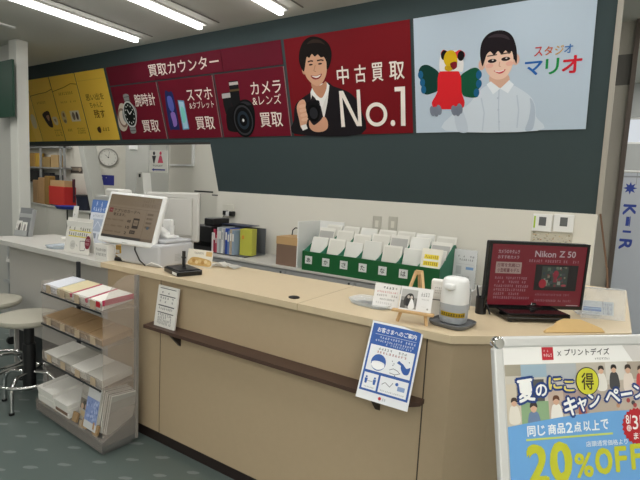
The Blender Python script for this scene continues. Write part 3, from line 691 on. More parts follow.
# pale wooden cut-out board leaning in front of the monitor base
wb = [(-.105, 0), (.13, 0), (.12, .013), (.095, .024), (.06, .037), (.045, .043), (.015, .045), (-.02, .046), (-.045, .038), (-.06, .024), (-.085, .016), (-.1, .008)]
o = B().prism([(x*1.12, y*1.18) for x, y in wb], -.006, .006).go('wooden_cutout', mat('raw_plywood', 'd6b47c', .65, noise=.05, nscale=20), None, (-.095, 2.025, ZT), (R(62), 0, R(42)))
tag(o, 'pale wooden hump-shaped cut-out leaning in front of the black monitor base', 'wooden board')

# clear zip bag with a blue-labelled packet
zb_ = thing('zip_bag', 'clear plastic zip bag holding a blue-labelled packet, right end of counter', 'plastic bag', (.005, 2.36, ZT), (R(-15), 0, R(22)))
g = [[(-.086+.172*i/8, -.004-.008*math.sin(i*1.3+j), .128*j/5+.004*math.sin(i*2+j*1.7)*(j > 0)) for j in range(6)] for i in range(9)]
zb_.scale = (1.06, 1.06, 1.08)
B().sheet(g, .0006).go('film', m_film, zb_, smooth=True)
g = [[(x, y+.014, z) for x, y, z in r_] for r_ in g]; B().sheet(g, .0006).go('film', m_film, zb_, smooth=True)
B().box(-.086, .086, -.006, .012, .124, .128).go('zip', clear('zip_strip', 'd8dce0', .5), zb_)
a = Art(.12, .055, 'c4ccd4', .004, x0=-.078, y0=.012); a.rect(-.075, .025, -.005, .042, '3a6ab0', 1); a.rect(-.075, .034, -.005, .038, '8ab0d8', 2); a.smalls(-.072, .016, -.01, .022, 8, '6a7a90', 1, 2); a.smalls(.0, .016, .036, .06, 5, '8a9ab4', 1, 3)
a.go('packet', P_GLOSS, zb_, (0, .004, .006), (R(90), 0, 0))
# crumpled clear film behind the monitor
rr = random.Random(11)
g = [[(-.05+.1*i/7, -.04+.08*j/6, .014+.03*rr.random()*(0 < i < 7)*(0 < j < 6)) for j in range(7)] for i in range(8)]
o = B().sheet(g, .0006).go('plastic_wrap', clear('crumpled_film', 'e0e2e4', .5, .15), None, (-.06, 2.42, ZT-.01), (0, 0, R(20)), smooth=True); tag(o, 'crumpled clear plastic wrap between the monitor and the zip bag', 'plastic wrap')

# ================================================================ SANITISER DISPENSER, TRAY, PEN POTS
o = B().lathe([(.06, 0), (.078, .0), (.086, .006), (.09, .017), (.087, .018), (.082, .01), (.0, .008)], seg=48, sq=4).go('drip_tray', mat('slate_grey_rubber', '66686a', .6), None, (-.497, 1.808, ZT), (0, 0, R(-12)), smooth=True); o.scale = (.88, .88, 1)
tag(o, 'rounded square dark grey tray under the white dispenser', 'tray')
dz = thing('sanitiser_dispenser', 'white and frosted pump dispenser with yellow label standing on grey tray', 'dispenser', (-.497, 1.815, ZT+.0085), (0, 0, R(-8)))
dz.scale = (.95, .95, .95)
B().lathe([(.0, 0), (.04, 0), (.05, .006), (.054, .02), (.055, .05), (.0545, .085), (.0, .085)], seg=40, sq=2.6).go('tank', m_tank, dz, smooth=True)
B().lathe([(.0, .085), (.0548, .085), (.0545, .12), (.052, .155), (.05, .175), (.046, .184), (.038, .19), (.0, .192)], seg=40, sq=2.6).go('pump_housing', m_white, dz, smooth=True)
B().box(-.022, .022, -.074, -.03, .146, .17, bev=.009).go('spout', m_white, dz, smooth=True)
B().tube([(0, -.058, .149), (0, -.058, .141)], .006, 12).go('nozzle', m_ivory, dz)
# curved label band round the front
lb = B(); P_ = []
for i in range(13):
    t_ = -PI/2+(-.6+1.9*i/12); k = 1/((abs(math.cos(t_))**2.6+abs(math.sin(t_))**2.6)**(1/2.6))
    P_.append([( .0558*k*math.cos(t_), .0558*k*math.sin(t_), z) for z in (.034, .053)])
lbo = lb.sheet(P_, .0005).go('label', mat('yellow_label', 'd9b81e', .5), dz)
for i in range(10):
    t_ = -PI/2+(-.45+1.6*i/9); k = .0565/((abs(math.cos(t_))**2.6+abs(math.sin(t_))**2.6)**(1/2.6))
    c_ = Matrix.Translation((k*math.cos(t_), k*math.sin(t_), .0435)) @ Matrix.Rotation(t_+PI/2, 4, 'Z')
    B().box(-.0033, .0033, -.0003, .0003, -.0045, -.003, c_).box(-.0033, .0033, -.0003, .0003, .002, .0035, c_).box(-.0008, .0008, -.0003, .0003, -.005, .005, c_).go('label_mark', m_dark, lbo)
pc = thing('pen_pot', 'black pen pot with dark pens between dispenser and monitor', 'pen pot', (-.452, 2.075, ZT))
B().lathe([(.021, 0), (.023, .003), (.023, .075), (.0215, .075), (.0205, .006), (.001, .005)], seg=24).go('pot', m_black, pc)
for i, (dx, dy, ln, tl, cc) in enumerate(((.006, 0, .125, .22, '1c1c20'), (-.008, .004, .12, -.16, '25262c'), (.002, -.008, .13, .05, '2c2c30'), (-.002, .008, .115, .3, '34281e'))):
    p0 = Vector((dx*.5, dy*.5, .008)); p1 = Vector((dx*1.5+tl*.08, dy*1.6, .008+ln*.95))
    tag(B().tube([p0, p1-(p1-p0).normalized()*.012, p1], [.004, .004, .0015], 10).go('pen', mat('pen_barrel', cc, .4), None, (-.452, 2.075, ZT)), ('dark pen leaning right in the black pen pot', 'dark pen leaning left in the black pen pot', 'upright dark pen in the middle of the black pen pot', 'brown pencil leaning far right in the black pen pot')[i], 'pen', 'pens in the pot')
gl = B().lathe([(.018, 0), (.019, .002), (.021, .095), (.0195, .095), (.0175, .005), (.001, .004)], seg=24).go('clear_holder', clear('clear_pot', 'c8ccce', .35), None, (-.525, 2.1, ZT), smooth=True)
tag(gl, 'clear plastic pot standing just left of the black pen pot', 'pot')
tag(B().tube([(-.004, 0, .006), (-.03, .01, .118), (-.034, .012, .128)], [.0035, .0035, .0015], 10).go('pen', m_black, None, (-.525, 2.1, ZT)), 'single black pen leaning left in the clear pot', 'pen')

# ================================================================ EASEL WITH A WEDDING PHOTO
ez = thing('easel', 'small pale wooden tabletop easel holding a wedding photo card', 'easel', (-.632, 1.74, ZT), (0, 0, R(8)))
def bar(p0, p1, wd, th):
    p0, p1 = Vector(p0), Vector(p1); d_ = p1-p0; q = d_.to_track_quat('Z', 'Y').to_matrix().to_4x4(); q.translation = p0
    return B().box(-wd/2, wd/2, -th/2, th/2, 0, d_.length, q)
bar((-.058, -.035, 0), (-.014, .052, .196), .011, .008).go('leg', m_wood, ez)
bar((.058, -.035, 0), (.008, .052, .196), .011, .008).go('leg', m_wood, ez)
bar((0, .115, 0), (-.003, .058, .185), .011, .008).go('leg', m_wood, ez)
B().box(-.016, .012, .046, .058, .182, .2).go('top_joint', m_wood, ez)
B().box(-.082, .082, -.042, -.014, .04, .048).go('card_shelf', m_wood, ez)
a = Art(.148, .1, 'e4e2e0', .003, x0=-.074)
a.rect(-.068, .006, .006, .088, '8a8884'); a.rect(-.068, .055, .006, .088, 'b4b2ae', 2); a.blob([(-.05, .02), (-.052, .05), (-.035, .07), (-.015, .068), (-.008, .045), (-.012, .02)], '35332f', 3)
a.blob([(-.042, .02), (-.045, .04), (-.036, .052), (-.028, .04), (-.03, .02)], '1a1918', 4); a.blob([(-.03, .008), (-.026, .035), (-.02, .05), (-.01, .04), (-.004, .01)], 'e8e6e4', 4)
a.ell(-.034, .056, .006, .007, 'b0a49a', 5); a.ell(-.02, .055, .006, .007, 'c4b8ae', 5); a.rect(-.068, .006, -.045, .04, '5a5854', 2); a.rect(.0, .02, .006, .05, '6a6864', 2)
a.smalls(.02, .066, .062, .082, 4, '8a8884', 2, 4); a.smalls(.025, .05, .06, .056, 6, 'b4b2ae', 2, 5); a.smalls(.03, .02, .05, .024, 4, 'c8c6c2', 2, 6); a.ell(.058, .014, .004, .004, '9a9894', 2)
plate(a, 'white card with black and white wedding photo resting on the small easel', 'photo card', 'photo_card', (-.625, 1.718, ZT+.049), (R(68), 0, R(8))).scale = (.86, .94, 1)
cbx = thing('card_box', 'small white box of cards behind the easel photo', 'box', (-.575, 1.86, ZT), (0, 0, R(12)))
B().box(-.034, .034, 0, .045, 0, .158, bev=.005).go('box_body', m_paper, cbx)
a = Art(.05, .05, 'eceae6', .001, x0=-.025); a.smalls(-.018, .035, .018, .04, 5, '8a8884', 1, 3); a.smalls(-.018, .024, .01, .03, 4, '9a9894', 1, 4); a.smalls(-.018, .014, .016, .019, 5, 'a4a29e', 1, 5)
a.go('printed_label', P_MATTE, cbx, (0, -.002, .09), (R(90), 0, 0))
B().box(-.034, .034, -.002, 0, .075, .079).go('shelf_edge', m_grey, cbx)

# clear tray with a leaning white notice, left of the easel
o = B().lathe([(.0, .002), (.07, .002), (.075, .006), (.085, .022), (.088, .023), (.079, .004), (.072, 0), (.0, 0)], seg=48, sq=3.4).go('coin_tray', clear('ice_blue_acrylic', 'd4e0ea', .3, .1), None, (-.875, 1.87, ZT), (0, 0, R(-8)), smooth=True)
o.scale = (1.25, .85, 1); tag(o, 'clear pale blue cash tray on the counter left of the easel', 'tray')
a = Art(.115, .105, 'e6e4e2', .002, x0=-.0575); a.smalls(-.02, .084, .045, .094, 5, '3a3a3c', 1, 2); a.smalls(-.045, .066, .05, .073, 11, 'c05a5a', 1, 3); a.smalls(-.045, .05, .05, .058, 10, '7a6a6a', 1, 4); a.smalls(-.03, .034, .04, .041, 8, '6a6a6c', 1, 5); a.smalls(-.045, .016, .03, .024, 8, 'b8b4b4', 1, 6)
plate(a, 'small white notice with red and black print propped up behind the clear cash tray', 'notice', 'notice_card', (-.80, 1.83, ZT+.008), (R(72), 0, R(6)))

# ================================================================ TILL: customer display, till box, operator's monitor
ms_grey = mat('pale_grey_plastic', 'bcbdc0', .5)
tb_ = thing('till_printer', 'pale grey till printer box under the customer display', 'till printer', (-2.385, 1.885, ZT), (0, 0, R(4)))
B().box(-.17, .165, -.125, .16, .0, .135, bev=.016).go('body', ms_grey, tb_)
B().box(-.16, .155, -.07, .155, .135, .155, bev=.01).go('lid', ms_grey, tb_)
vn = B()
for i in range(5): vn.box(.1645, .1665, .0, .05, .03+i*.009, .034+i*.009)
vn.go('vent', m_steel, tb_)
B().tube([(-.03, -.02, .2), (-.05, -.1, .17), (-.03, -.133, .09), (.02, -.138, .03), (.07, -.14, .006)], .004, 8).go('cable', m_black, tb_)
B().tube([(.07, -.137, .006), (.12, -.14, .03), (.17, -.13, .02), (.2, -.12, .004)], .003, 8).go('cord', m_white, tb_)
cd = thing('customer_display', 'white-framed customer screen with brown page tilted towards the shop', 'monitor', (-2.474, 1.773, 1.266), (R(72.3), R(1.9), R(11.7)))
CW, CH = .432, .322
B().box(-CW/2, CW/2, -CH/2, CH/2, -.032, 0, bev=.01).go('housing', m_white, cd)
a = Art(CW-.044, CH-.05, 'a58f74', .003, x0=-CW/2+.022, y0=-CH/2+.032)
x0, x1, y0, y1 = -CW/2+.022, CW/2-.022, -CH/2+.032, CH/2-.018
IK = '3c2c20'
a.rect(x0, y0, x1, y0+.016, '4a4440', 2); a.rect(.11, y0, x1, y0+.016, '8a7660', 3); a.rect(x0, .062, x1, .0635, '7a6650', 2); a.rect(.105, y0, .107, .062, '8a745a', 2)
a.rect(x0+.002, .078, x1, y1, '9c866a', 1)
a.rect(-.178, .028, -.15, .056, '9a2a30', 2); a.text('アプリ', -.174, .036, -.154, .046, 'e8d8c8', 3)
a.text('アプリのカードへ', -.142, .032, .06, .054, IK, 3, .02); a.text('使えます。', -.14, .008, -.045, .028, IK, 3, .02)
for i, y in enumerate((-.022, -.06, -.096)):
    a.smalls(-.18, y, -.05, y+.009, 16, '6a5640', 2, i); a.text(('48', '10', '2')[i], -.025, y-.004, .005 if i < 2 else -.008, y+.014, IK, 3, .04)
a.rect(.022, -.058, .068, .006, IK, 2); a.rect(.028, -.04, .062, -.006, 'a58f74', 3); a.smalls(.03, -.03, .06, -.016, 4, IK, 4, 2); a.rect(.015, -.092, .055, -.07, IK, 2); a.smalls(.02, -.086, .05, -.076, 4, 'a58f74', 3, 8)
for i in range(4): a.rect(.115, .03-i*.026, .16, .045-i*.026, '8c765c', 2); a.smalls(.12, .034-i*.026, .155, .041-i*.026, 4, '5a4a38', 3, i)
a.ell(.14, -.045, .01, .01, '5a6870', 4); a.smalls(.06, .083, .16, .1, 6, '8a745a', 2, 3); a.smalls(.06, .11, .16, .13, 6, '8a745a', 2, 4)
a.go('screen', P_DIM, cd, (0, 0, .0018))
B().box(-.02, .02, -.1515, -.1485, -.004, .0006).go('maker_plate', m_steel, cd)
B().box(-.05, .05, -.09, .02, -.055, -.032, bev=.008).go('rear_bulge', m_white, cd)
# neck goes to the till box
nk = B().tube([(-2.36, 1.95, 1.165), (-2.38, 1.88, 1.215), (-2.43, 1.82, 1.255)], .028, 16).box(-2.42, -2.30, 1.90, 2.0, ZT+.156, ZT+.172, bev=.006)
nk.go('stand_arm', m_white, cd).matrix_parent_inverse = (Matrix.Translation(cd.location) @ Euler(cd.rotation_euler).to_matrix().to_4x4()).inverted()

m_grw = mat('warm_white_plastic', 'c2c0bb', .5)
om = thing('monitor', 'white desktop monitor seen from behind, right of the customer screen', 'monitor', (-2.56, 2.16, 1.266), (R(87.4), R(-1.5), R(15.8)))
B().box(-.21, .212, -.168, .166, -.012, .02, bev=.012).go('housing', m_grw, om)
B().box(-.17, .17, -.13, .13, .02, .032, bev=.011).go('rear_cover', m_grw, om)
B().box(-.205, .207, -.163, .161, -.0135, -.0118).go('screen', m_gloss, om)
B().box(-.035, .035, -.1, -.02, .03, .065, bev=.01).go('hinge', m_white, om)
ft = B().tube([(-2.515, 2.115, 1.21), (-2.51, 2.11, 1.12), (-2.51, 2.11, ZT+.012)], .02, 14).box(-2.59, -2.42, 2.075, 2.18, ZT+.0005, ZT+.014, bev=.005)
ft.go('stand', m_white, om).matrix_parent_inverse = (Matrix.Translation(om.location) @ Euler(om.rotation_euler).to_matrix().to_4x4()).inverted()

# black stand with thin rod (code scanner rest)
bs = thing('scanner_stand', 'flat black stand with thin upright rod and white label, in front of till', 'stand', (-2.005, 1.768, ZT), (0, 0, R(-18)))
B().box(-.095, .095, -.07, .075, 0, .03, bev=.006).go('base', m_gloss, bs)
B().box(-.085, .085, -.06, .065, .03, .034, bev=.002).go('top_pad', m_black, bs)
B().box(.03, .085, -.0715, -.07, .006, .02).go('label', m_paper, bs)
B().box(-.01, .004, .0, .014, .034, .125).box(-.014, .008, -.002, .016, .085, .094).go('rod', m_black, bs)
B().tube([(.002, .006, .09), (.03, .0, .06), (.055, -.005, .034)], .003, 8).go('wire_arm', m_black, bs)
# photo leaflet standing behind
a = Art(.19, .105, 'e4dfd2', .003); a.blob([(.01, .01), (.03, .05), (.07, .058), (.12, .055), (.18, .045), (.182, .012), (.1, .006)], 'c9a565', 1, 4)
for i in range(7): a.ell(.03+i*.023, .028+.008*(i % 2), .013, .011, ('d8bc84', 'b88a4a', 'e2cc9c')[i % 3], 2)
a.smalls(.05, .078, .13, .09, 10, '5a5450', 1, 2); a.rect(.14, .07, .185, .098, 'd8b47a', 1); a.rect(.0, .0, .19, .008, 'd8d0c0', 1)
plate(a, 'photo leaflet with pale food picture standing behind the black scanner stand', 'leaflet', 'leaflet', (-2.19, 1.96, ZT+.001), (R(80), 0, R(6)))
rr = random.Random(4)
g = [[(-.1+.2*i/8, -.05+.1*j/5, .018+.03*rr.random()*(1-abs(i-4)/6)*(0 < i < 8)) for j in range(6)] for i in range(9)]
o = B().sheet(g, .0006).go('crumpled_paper', m_paper, None, (-2.0, 2.09, ZT-.014), (0, 0, R(12)), smooth=False); tag(o, 'crumpled white paper lying at the back edge of the beige counter', 'paper')

# ================================================================ THINGS ON THE BACK COUNTER
BZ = .9
# black printer and file rack at its left
pt = thing('printer', 'black printer half hidden behind the white monitor', 'printer', (-3.06, 3.05, BZ))
B().box(-.13, .1, -.12, .14, .0, .235, bev=.012).go('body', m_black, pt)
B().box(-.02, .1, -.1, .1, .235, .30, bev=.01).go('feeder', m_black, pt)
B().box(-.12, .09, -.122, -.12, .05, .09).go('paper_slot', m_gloss, pt)
fr_ = thing('file_rack', 'grey open file rack holding binders on the back counter', 'rack', (-2.76, 3.06, BZ))
B().box(-.19, .19, -.13, .14, 0, .012).box(-.19, .19, .13, .14, .012, .235).box(-.19, -.184, -.02, .13, .012, .25).box(-.03, -.024, -.02, .13, .012, .25).go('shelf_frame', m_grey, fr_)
B().box(-.19, .12, -.02, .13, .25, .256).go('top_plate', mat('navy_plate', '1f2a4a', .5), fr_)
FX = -2.76
for i, (x, wd, h, c, lab) in enumerate(((-.18, .018, .17, 'd8d4d4', 'white folder at the left end of the file rack'), (-.16, .022, .2, '9a2c44', 'crimson binder at the left of the file rack'), (-.136, .016, .15, 'b84a5c', 'short pink-red folder beside the crimson binder'),
        (-.116, .02, .22, 'c9ccd0', 'tall pale grey binder right of the red folders'), (-.093, .026, .225, 'aab0b4', 'grey binder with a white spine, middle of the file rack'), (-.064, .02, .215, 'e0e0de', 'white binder left of the dark divider in the file rack'), (-.02, .022, .22, '2448a0', 'bright blue binder in the file rack'),
        (.006, .02, .2, '6a84b4', 'pale blue folder right of the bright blue binder'), (.03, .024, .215, 'b8a894', 'beige folder in the right half of the file rack'), (.058, .022, .21, '8fa2b8', 'grey-blue folder next to the yellow-green file'))):
    f_ = thing('binder', lab, 'binder', (FX+x+wd/2, 3.01, BZ+.0125), group='binders in the file rack')
    B().box(-wd/2, wd/2, -.1, .12, 0, h, bev=.002).go('cover', mat('binder_cover', c, .5), f_)
    B().box(-wd/2+.003, wd/2-.003, -.1012, -.0995, h*.55, h*.85).go('spine_label', m_paper if c != 'e0e0de' else m_steel, f_)
f_ = thing('file_box', 'yellow-green file standing at the right end of the file rack', 'file', (FX+.155, 3.0, BZ+.0125), (0, 0, R(14)))
B().box(-.06, .055, -.03, .06, 0, .225, bev=.003).go('cover', mat('lime_card', 'b5b544', .6), f_)
B().box(-.04, -.02, -.0315, -.03, .14, .17).go('sticker', mat('orange_sticker', 'c8882c', .5), f_)

# brown box with a camera on top
bb = thing('cardboard_box', 'brown cardboard box with tan upper half left of the green rack', 'box', (-2.105, 2.98, BZ))
B().box(-.1, .095, -.1, .1, 0, .165).go('lower_box', m_brown, bb)
B().box(-.102, .097, -.102, .102, .165, .225).go('lid', m_tan, bb)
hd = thing('headset', 'small black headset lying on top of the cardboard box', 'headset', (-2.055, 2.95, BZ+.2255))
B().tube([(-.055, 0, .012), (-.05, 0, .05), (-.025, 0, .07), (.005, 0, .068), (.03, 0, .045), (.035, 0, .012)], .005, 10).go('band', m_black, hd)
B().lathe([(.001, -.008), (.022, -.008), (.024, 0), (.02, .008), (.001, .008)], seg=20, m=Matrix.Translation((.035, 0, .025)) @ Matrix.Rotation(PI/2, 4, 'Y')).go('ear_cup', m_grey, hd)

# white side board of the rack
o = B().box(-.012, .0, -.05, .25, 0, .352).box(-.012, .22, .25, .262, 0, .352).go('corner_board', m_white, None, (-2.0, 2.93, BZ)); tag(o, 'white upright L-shaped board at the left end of the green rack', 'board')

# green rack of photo sleeves with kana tabs
gr = thing('sleeve_rack', 'green plastic rack with kana tabs holding white photo sleeves', 'rack', (-1.93, 2.84, BZ))
GW = 1.045
B().box(0, GW, 0, .008, 0, .142).box(0, GW, .008, .33, 0, .008).go('front_board', m_green, gr)
B().box(0, GW, .325, .333, .008, .26).go('rear_board', m_green, gr)
CWD = GW/7
for i in range(8):
    x = min(GW-.004, i*CWD)
    Mx = Matrix(((0, 0, 1, x), (1, 0, 0, 0), (0, 1, 0, 0), (0, 0, 0, 1)))
    B().prism([(.008, .008), (.325, .008), (.325, .27), (.28, .275), (.05, .155), (.008, .142)], -.002, .002, Mx).go('divider', m_green2, gr)
for i, ch in enumerate('あかさたなは'):
    a = Art(.06, .058, 'd8dad8', .002, x0=-.03, y0=-.029); a.text(ch, -.017, -.017, .017, .017, '242628', 1, .02)
    t_ = a.go('tab', P_MATTE, gr, (CWD*(i+.46)-.01, -.0022, .08), (R(90), 0, 0)); t_['label'] = 'white tab printed '+ch
rr = random.Random(21); KA = 'あかさたなはま'
m_slv = mat('white_sleeve', 'dcdad2', .55); m_slv2 = mat('glossy_sleeve', 'd4d4ce', .16); m_slv3 = mat('grey_sleeve', 'a9a8a4', .5)
for j in range(3):
    for i in range(7):
        wd = CWD*.93; kind = rr.random()
        t = thing('photo_sleeve', '%s white photo sleeve in the %s column of the green rack' % (('front', 'middle', 'rear')[j], KA[i]), 'photo sleeve',
                  (-1.93+CWD*(i+.5)+rr.uniform(-.003, .003), 2.84+.045+.09*j, BZ+.0095), (R(-18-rr.uniform(0, 5)), 0, 0), 'photo sleeves in the green rack')
        hh = (.25, .305, .345)[j]+rr.uniform(-.012, .012)
        B().box(-wd/2, wd/2, -.003, .003, 0, hh, bev=.0015).go('sleeve', m_slv, t)
        if kind < .35:
            B().box(-wd/2+.004, wd/2-.004, -.0044, -.003, .1, hh-.006).go('window', m_slv2, t)
        elif kind < .5 or (i, j) == (0, 0):
            B().box(-wd/2+.008, wd/2-.008, -.0044, -.003, .08, hh-.025).go('window', m_slv3, t)
        else:
            B().box(-wd/2+.01, wd/2-.01, -.0044, -.003, .08, hh-.015).go('window', mat('sleeve_card', 'cfcdc4', .6) if 'sleeve_card' not in bpy.data.materials else bpy.data.materials['sleeve_card'], t)
        if rr.random() < .6:
            B().box(-wd/2+.004, wd/2-.004, .009, .013, 0, hh-.02, bev=.001).go('rear_card', m_slv, t)
# card with yellow bars in the last column
a = Art(.135, .165, 'e2ded0', .002, x0=-.0675); a.rect(-.048, .096, .048, .126, 'e6d030', 1); a.smalls(-.042, .102, .042, .12, 7, '7a4a24', 2, 2); a.rect(-.05, .052, .05, .082, 'e6d030', 1); a.smalls(-.044, .058, .046, .076, 7, '7a4a24', 2, 5)
plate(a, 'white card with two yellow printed bars at the right end of the green rack', 'card', 'notice_card', (-.962, 2.86, BZ+.1), (R(72), 0, 0))
# white notice past the rack
ns = thing('notice_holder', 'white printed notice in a clear stand right of the green rack', 'notice', (-.805, 3.10, .898), (0, 0, R(-3)))
a = Art(.15, .25, 'd2d3d4', .002, x0=-.075); a.smalls(-.05, .2, .06, .212, 7, '6a6a6e', 1, 1); a.smalls(-.04, .178, .055, .19, 7, '6a6a6e', 1, 2)
a.rect(.01, .12, .06, .138, '7aa0cc', 1); a.line([(-.06, .155), (.06, .155)], .001, '9a9a9e', 1); a.rect(-.055, .085, -.02, .14, 'b8babc', 1)
for i in range(3): a.smalls(-.05, .03+i*.018, .05, .04+i*.018, 10, '8a8a8e', 1, i+4)
a.go('sheet', P_MATTE, ns, (0, -.004, .004), (R(86), 0, 0)); B().box(-.078, .078, -.006, .024, 0, .003).box(-.078, .078, .016, .019, .003, .256).go('stand', m_film, ns)
# narrow pedestal carrying that notice, past the end of the back counter
o = B().box(-.858, -.72, 3.0, 3.29, 0, .897).go('side_cabinet', m_white); tag(o, 'white cabinet end panel under the notice stand', 'cabinet')

# ================================================================ ON THE BACK WALL
def outlet(x, z, label):
    t = thing('wall_outlet', label, 'outlet', (x, 3.3, z), group='wall plates')
    B().box(-.036, .036, -.008, 0, -.06, .06, bev=.003).go('plate', mat('outlet_plate', 'b6b3a8', .5) if 'outlet_plate' not in bpy.data.materials else bpy.data.materials['outlet_plate'], t)
    B().box(-.014, .014, -.0095, -.008, -.026, .026).lathe([(.001, .008), (.005, .008), (.005, .0105), (.001, .0105)], seg=12, m=Matrix.Rotation(PI/2, 4, 'X')).go('socket', m_ivory, t)
outlet(-1.551, 1.258, 'left of the two beige plates on the wall above the green rack')
outlet(-1.418, 1.263, 'right of the two beige plates on the wall above the green rack')
t = thing('power_outlet', 'wall outlet with black and white plugs above the file rack', 'outlet', (-3.1, 3.3, 1.255))
B().box(-.085, .05, -.008, 0, -.06, .06, bev=.003).go('plate', m_ivory, t)
B().box(-.055, -.015, -.045, -.008, -.04, .0, bev=.004).go('plug', m_black, t); B().box(-.01, .03, -.05, -.008, -.05, -.005, bev=.004).go('plug', m_white, t); B().box(.034, .075, -.055, -.004, -.045, .0, bev=.006).go('plug', m_black, t)
B().tube([(-.035, -.04, -.04), (-.06, -.05, -.09), (-.1, -.04, -.13), (-.14, -.02, -.2)], .004, 8).go('cable', m_grey, t)
for x, z, lab, st in ((-.384, 1.36, 'white wall thermostat with green-orange sticker edge, left of two above the monitor', 1), (-.263, 1.366, 'plain white wall thermostat, right of two above the monitor', 0)):
    t = thing('thermostat', lab, 'thermostat', (x, 3.3, z), group='wall thermostats')
    B().box(-.057, .057, -.016, 0, -.056, .056, bev=.004).go('case', m_white, t)
    B().box(-.02, .022, -.0172, -.0155, -.018, .038).go('display', m_grey, t)
    if st: B().box(-.05, -.04, -.0172, -.0155, -.035, .042).go('sticker', mat('lime_sticker', 'a8c832', .5), t)
a = Art(.24, .075, 'bdb8a8', .002, x0=-.12, y0=-.0375); rr = random.Random(9)
for i in range(60): x, y = rr.uniform(-.11, .11), rr.uniform(-.03, .03); a.rect(x, y, x+rr.uniform(.003, .012), y+rr.uniform(.002, .006), rr.choice(['8a7a5a', 'd8d4c8', 'a06a4a', '6a7a5a', '7a7a78', 'c8a860']), 1+i % 3)
plate(a, 'speckled printed instruction strip on the wall under the thermostats', 'sticker', 'instruction_strip', (-.325, 3.297, 1.264), (R(90), 0, 0))
a = None
o = B().tube([(.012, 3.215, ZT), (-.0, 3.24, 1.1), (-.07, 3.288, 1.44)], .0055, 10).go('wooden_rod', mat('dark_wood_rod', '6a4f3a', .6)); tag(o, 'thin brown rod leaning against the right end of the white wall', 'rod')
o = B().box(-3.57, -3.33, 3.28, 3.30, 1.415, 1.43).box(-3.33, -3.265, 3.285, 3.30, 1.39, 1.40).go('rail_end', m_black); tag(o, 'short black rail at the top left end of the white wall', 'rail')

# hanging flag right of the pier: sun emblem and letters turned on their side
fl = thing('advertising_flag', 'pale grey hanging flag with blue sun emblem and sideways letters, right edge', 'flag', (.0, 4.34, 0))
a = Art(.62, 1.55, 'c4cad4', .004, x0=.035, y0=.2)
FB = '27419c'
cx, cy = .085, 1.632
for k in range(8):
    a1 = k*PI/4; a.poly([(cx+.02*math.cos(a1-.5), cy+.022*math.sin(a1-.5)), (cx+.046*math.cos(a1), cy+.05*math.sin(a1)), (cx+.02*math.cos(a1+.5), cy+.022*math.sin(a1+.5))], FB, 1)
a.ell(cx, cy, .02, .022, FB, 2)
# the flag hangs sideways: each letter is turned a quarter clockwise
for ch, y, ww, hh in (('K', 1.465, .085, .085), ('i', 1.375, .085, .03), ('-', 1.295, .018, .055), ('R', 1.195, .085, .085)):
    a.text(ch, cx+.012-ww/2, y-hh/2, cx+.012+ww/2, y+hh/2, FB, 2, .06, -PI/2)
a.line([(.035, 1.72), (.65, 1.725)], .012, '989ca2', 1); a.line([(.12, 1.75), (.12, 1.66)], .003, '8a8e94', 1)
a.go('cloth', P_MATTE, fl, (0, 0, 0), (R(90), 0, 0))
B().tube([(.0, .006, 1.76), (.68, .006, 1.76)], .008, 10).tube([(.67, .006, 0), (.67, .006, 1.78)], .011, 10).box(.5, .84, -.15, .16, 0, .015).go('pole', m_white, fl)

# ================================================================ ON THE WHITE SIDE COUNTER
lh = thing('leaflet_holder', 'grey leaflet stand holding white cards on the far left end of the white counter', 'leaflet stand', (-4.09, 1.91, ZT), (R(-12), 0, R(14)))
B().box(-.09, .1, .0, .008, 0, .25, bev=.002).go('back_plate', mat('mid_grey_plastic', '7a7c7e', .5), lh)
B().box(-.09, .1, -.004, 0, .165, .2).go('cross_bar', m_steel, lh)
B().box(-.09, .1, -.03, -.001, 0, .004).box(-.09, .1, -.03, -.026, 0.004, .05).go('card_trough', m_steel, lh)
B().box(.1, .116, -.01, .03, 0, .24, bev=.002).go('side_upright', m_steel, lh)
a = Art(.085, .13, 'dad8d2', .002); a.blob([(.04, .03), (.06, .04), (.07, .08), (.06, .11), (.045, .1), (.035, .06)], '5a5652', 1); a.smalls(.005, .01, .035, .1, 2, '9a9894', 1, 2); a.go('card', P_MATTE, lh, (-.105, -.008, .004), (R(90), 0, 0))
a = Art(.07, .12, 'dedcd6', .002); a.blob([(.02, .03), (.045, .04), (.05, .09), (.03, .1)], '8a8682', 1); a.go('card', P_MATTE, lh, (-.01, -.008, .004), (R(90), 0, 0)); lh.scale = (.72, .8, .95)
o = B().tube([(-.07, 0, .013), (.07, 0, .013)], .013, 16).go('paper_roll', m_paper, None, (-3.63, 2.05, ZT), (0, 0, R(25))); tag(o, 'small white paper roll lying on the white counter', 'paper roll')
o = B().lathe([(.0, .002), (.075, .002), (.085, .018), (.089, .019), (.08, 0), (.0, 0)], seg=40, sq=3.5).go('cash_tray', clear('pale_clear_tray', 'c4d0da', .5, .1), None, (-3.30, 1.80, ZT), (0, 0, R(4))); tag(o, 'shallow clear cash tray on the white counter', 'tray')
ws = thing('counter_sign', 'white folded counter sign with yellow-lined black print and red disc', 'sign', (-2.985, 1.725, ZT), (R(-9), 0, R(4)))
ws.scale = (.84, .9, 1.04)
a = Art(.31, .225, 'dedbd4', .003, x0=-.155)
a.smalls(-.07, .19, -.03, .205, 3, '8a8884', 1, 9)
a.smalls(-.125, .148, .145, .17, 10, '3a3634', 2, 1); a.rect(-.12, .139, .15, .146, 'd8cc50', 1)
a.smalls(-.125, .112, .14, .132, 10, '3a3634', 2, 2); a.rect(-.12, .103, .14, .11, 'd8cc50', 1)
a.ell(-.055, .05, .035, .03, 'c8c6c0', 1); a.smalls(-.075, .04, -.03, .06, 4, '7a7874', 2, 4); a.line([(-.01, .055), (.005, .045)], .004, '8a8884', 1)
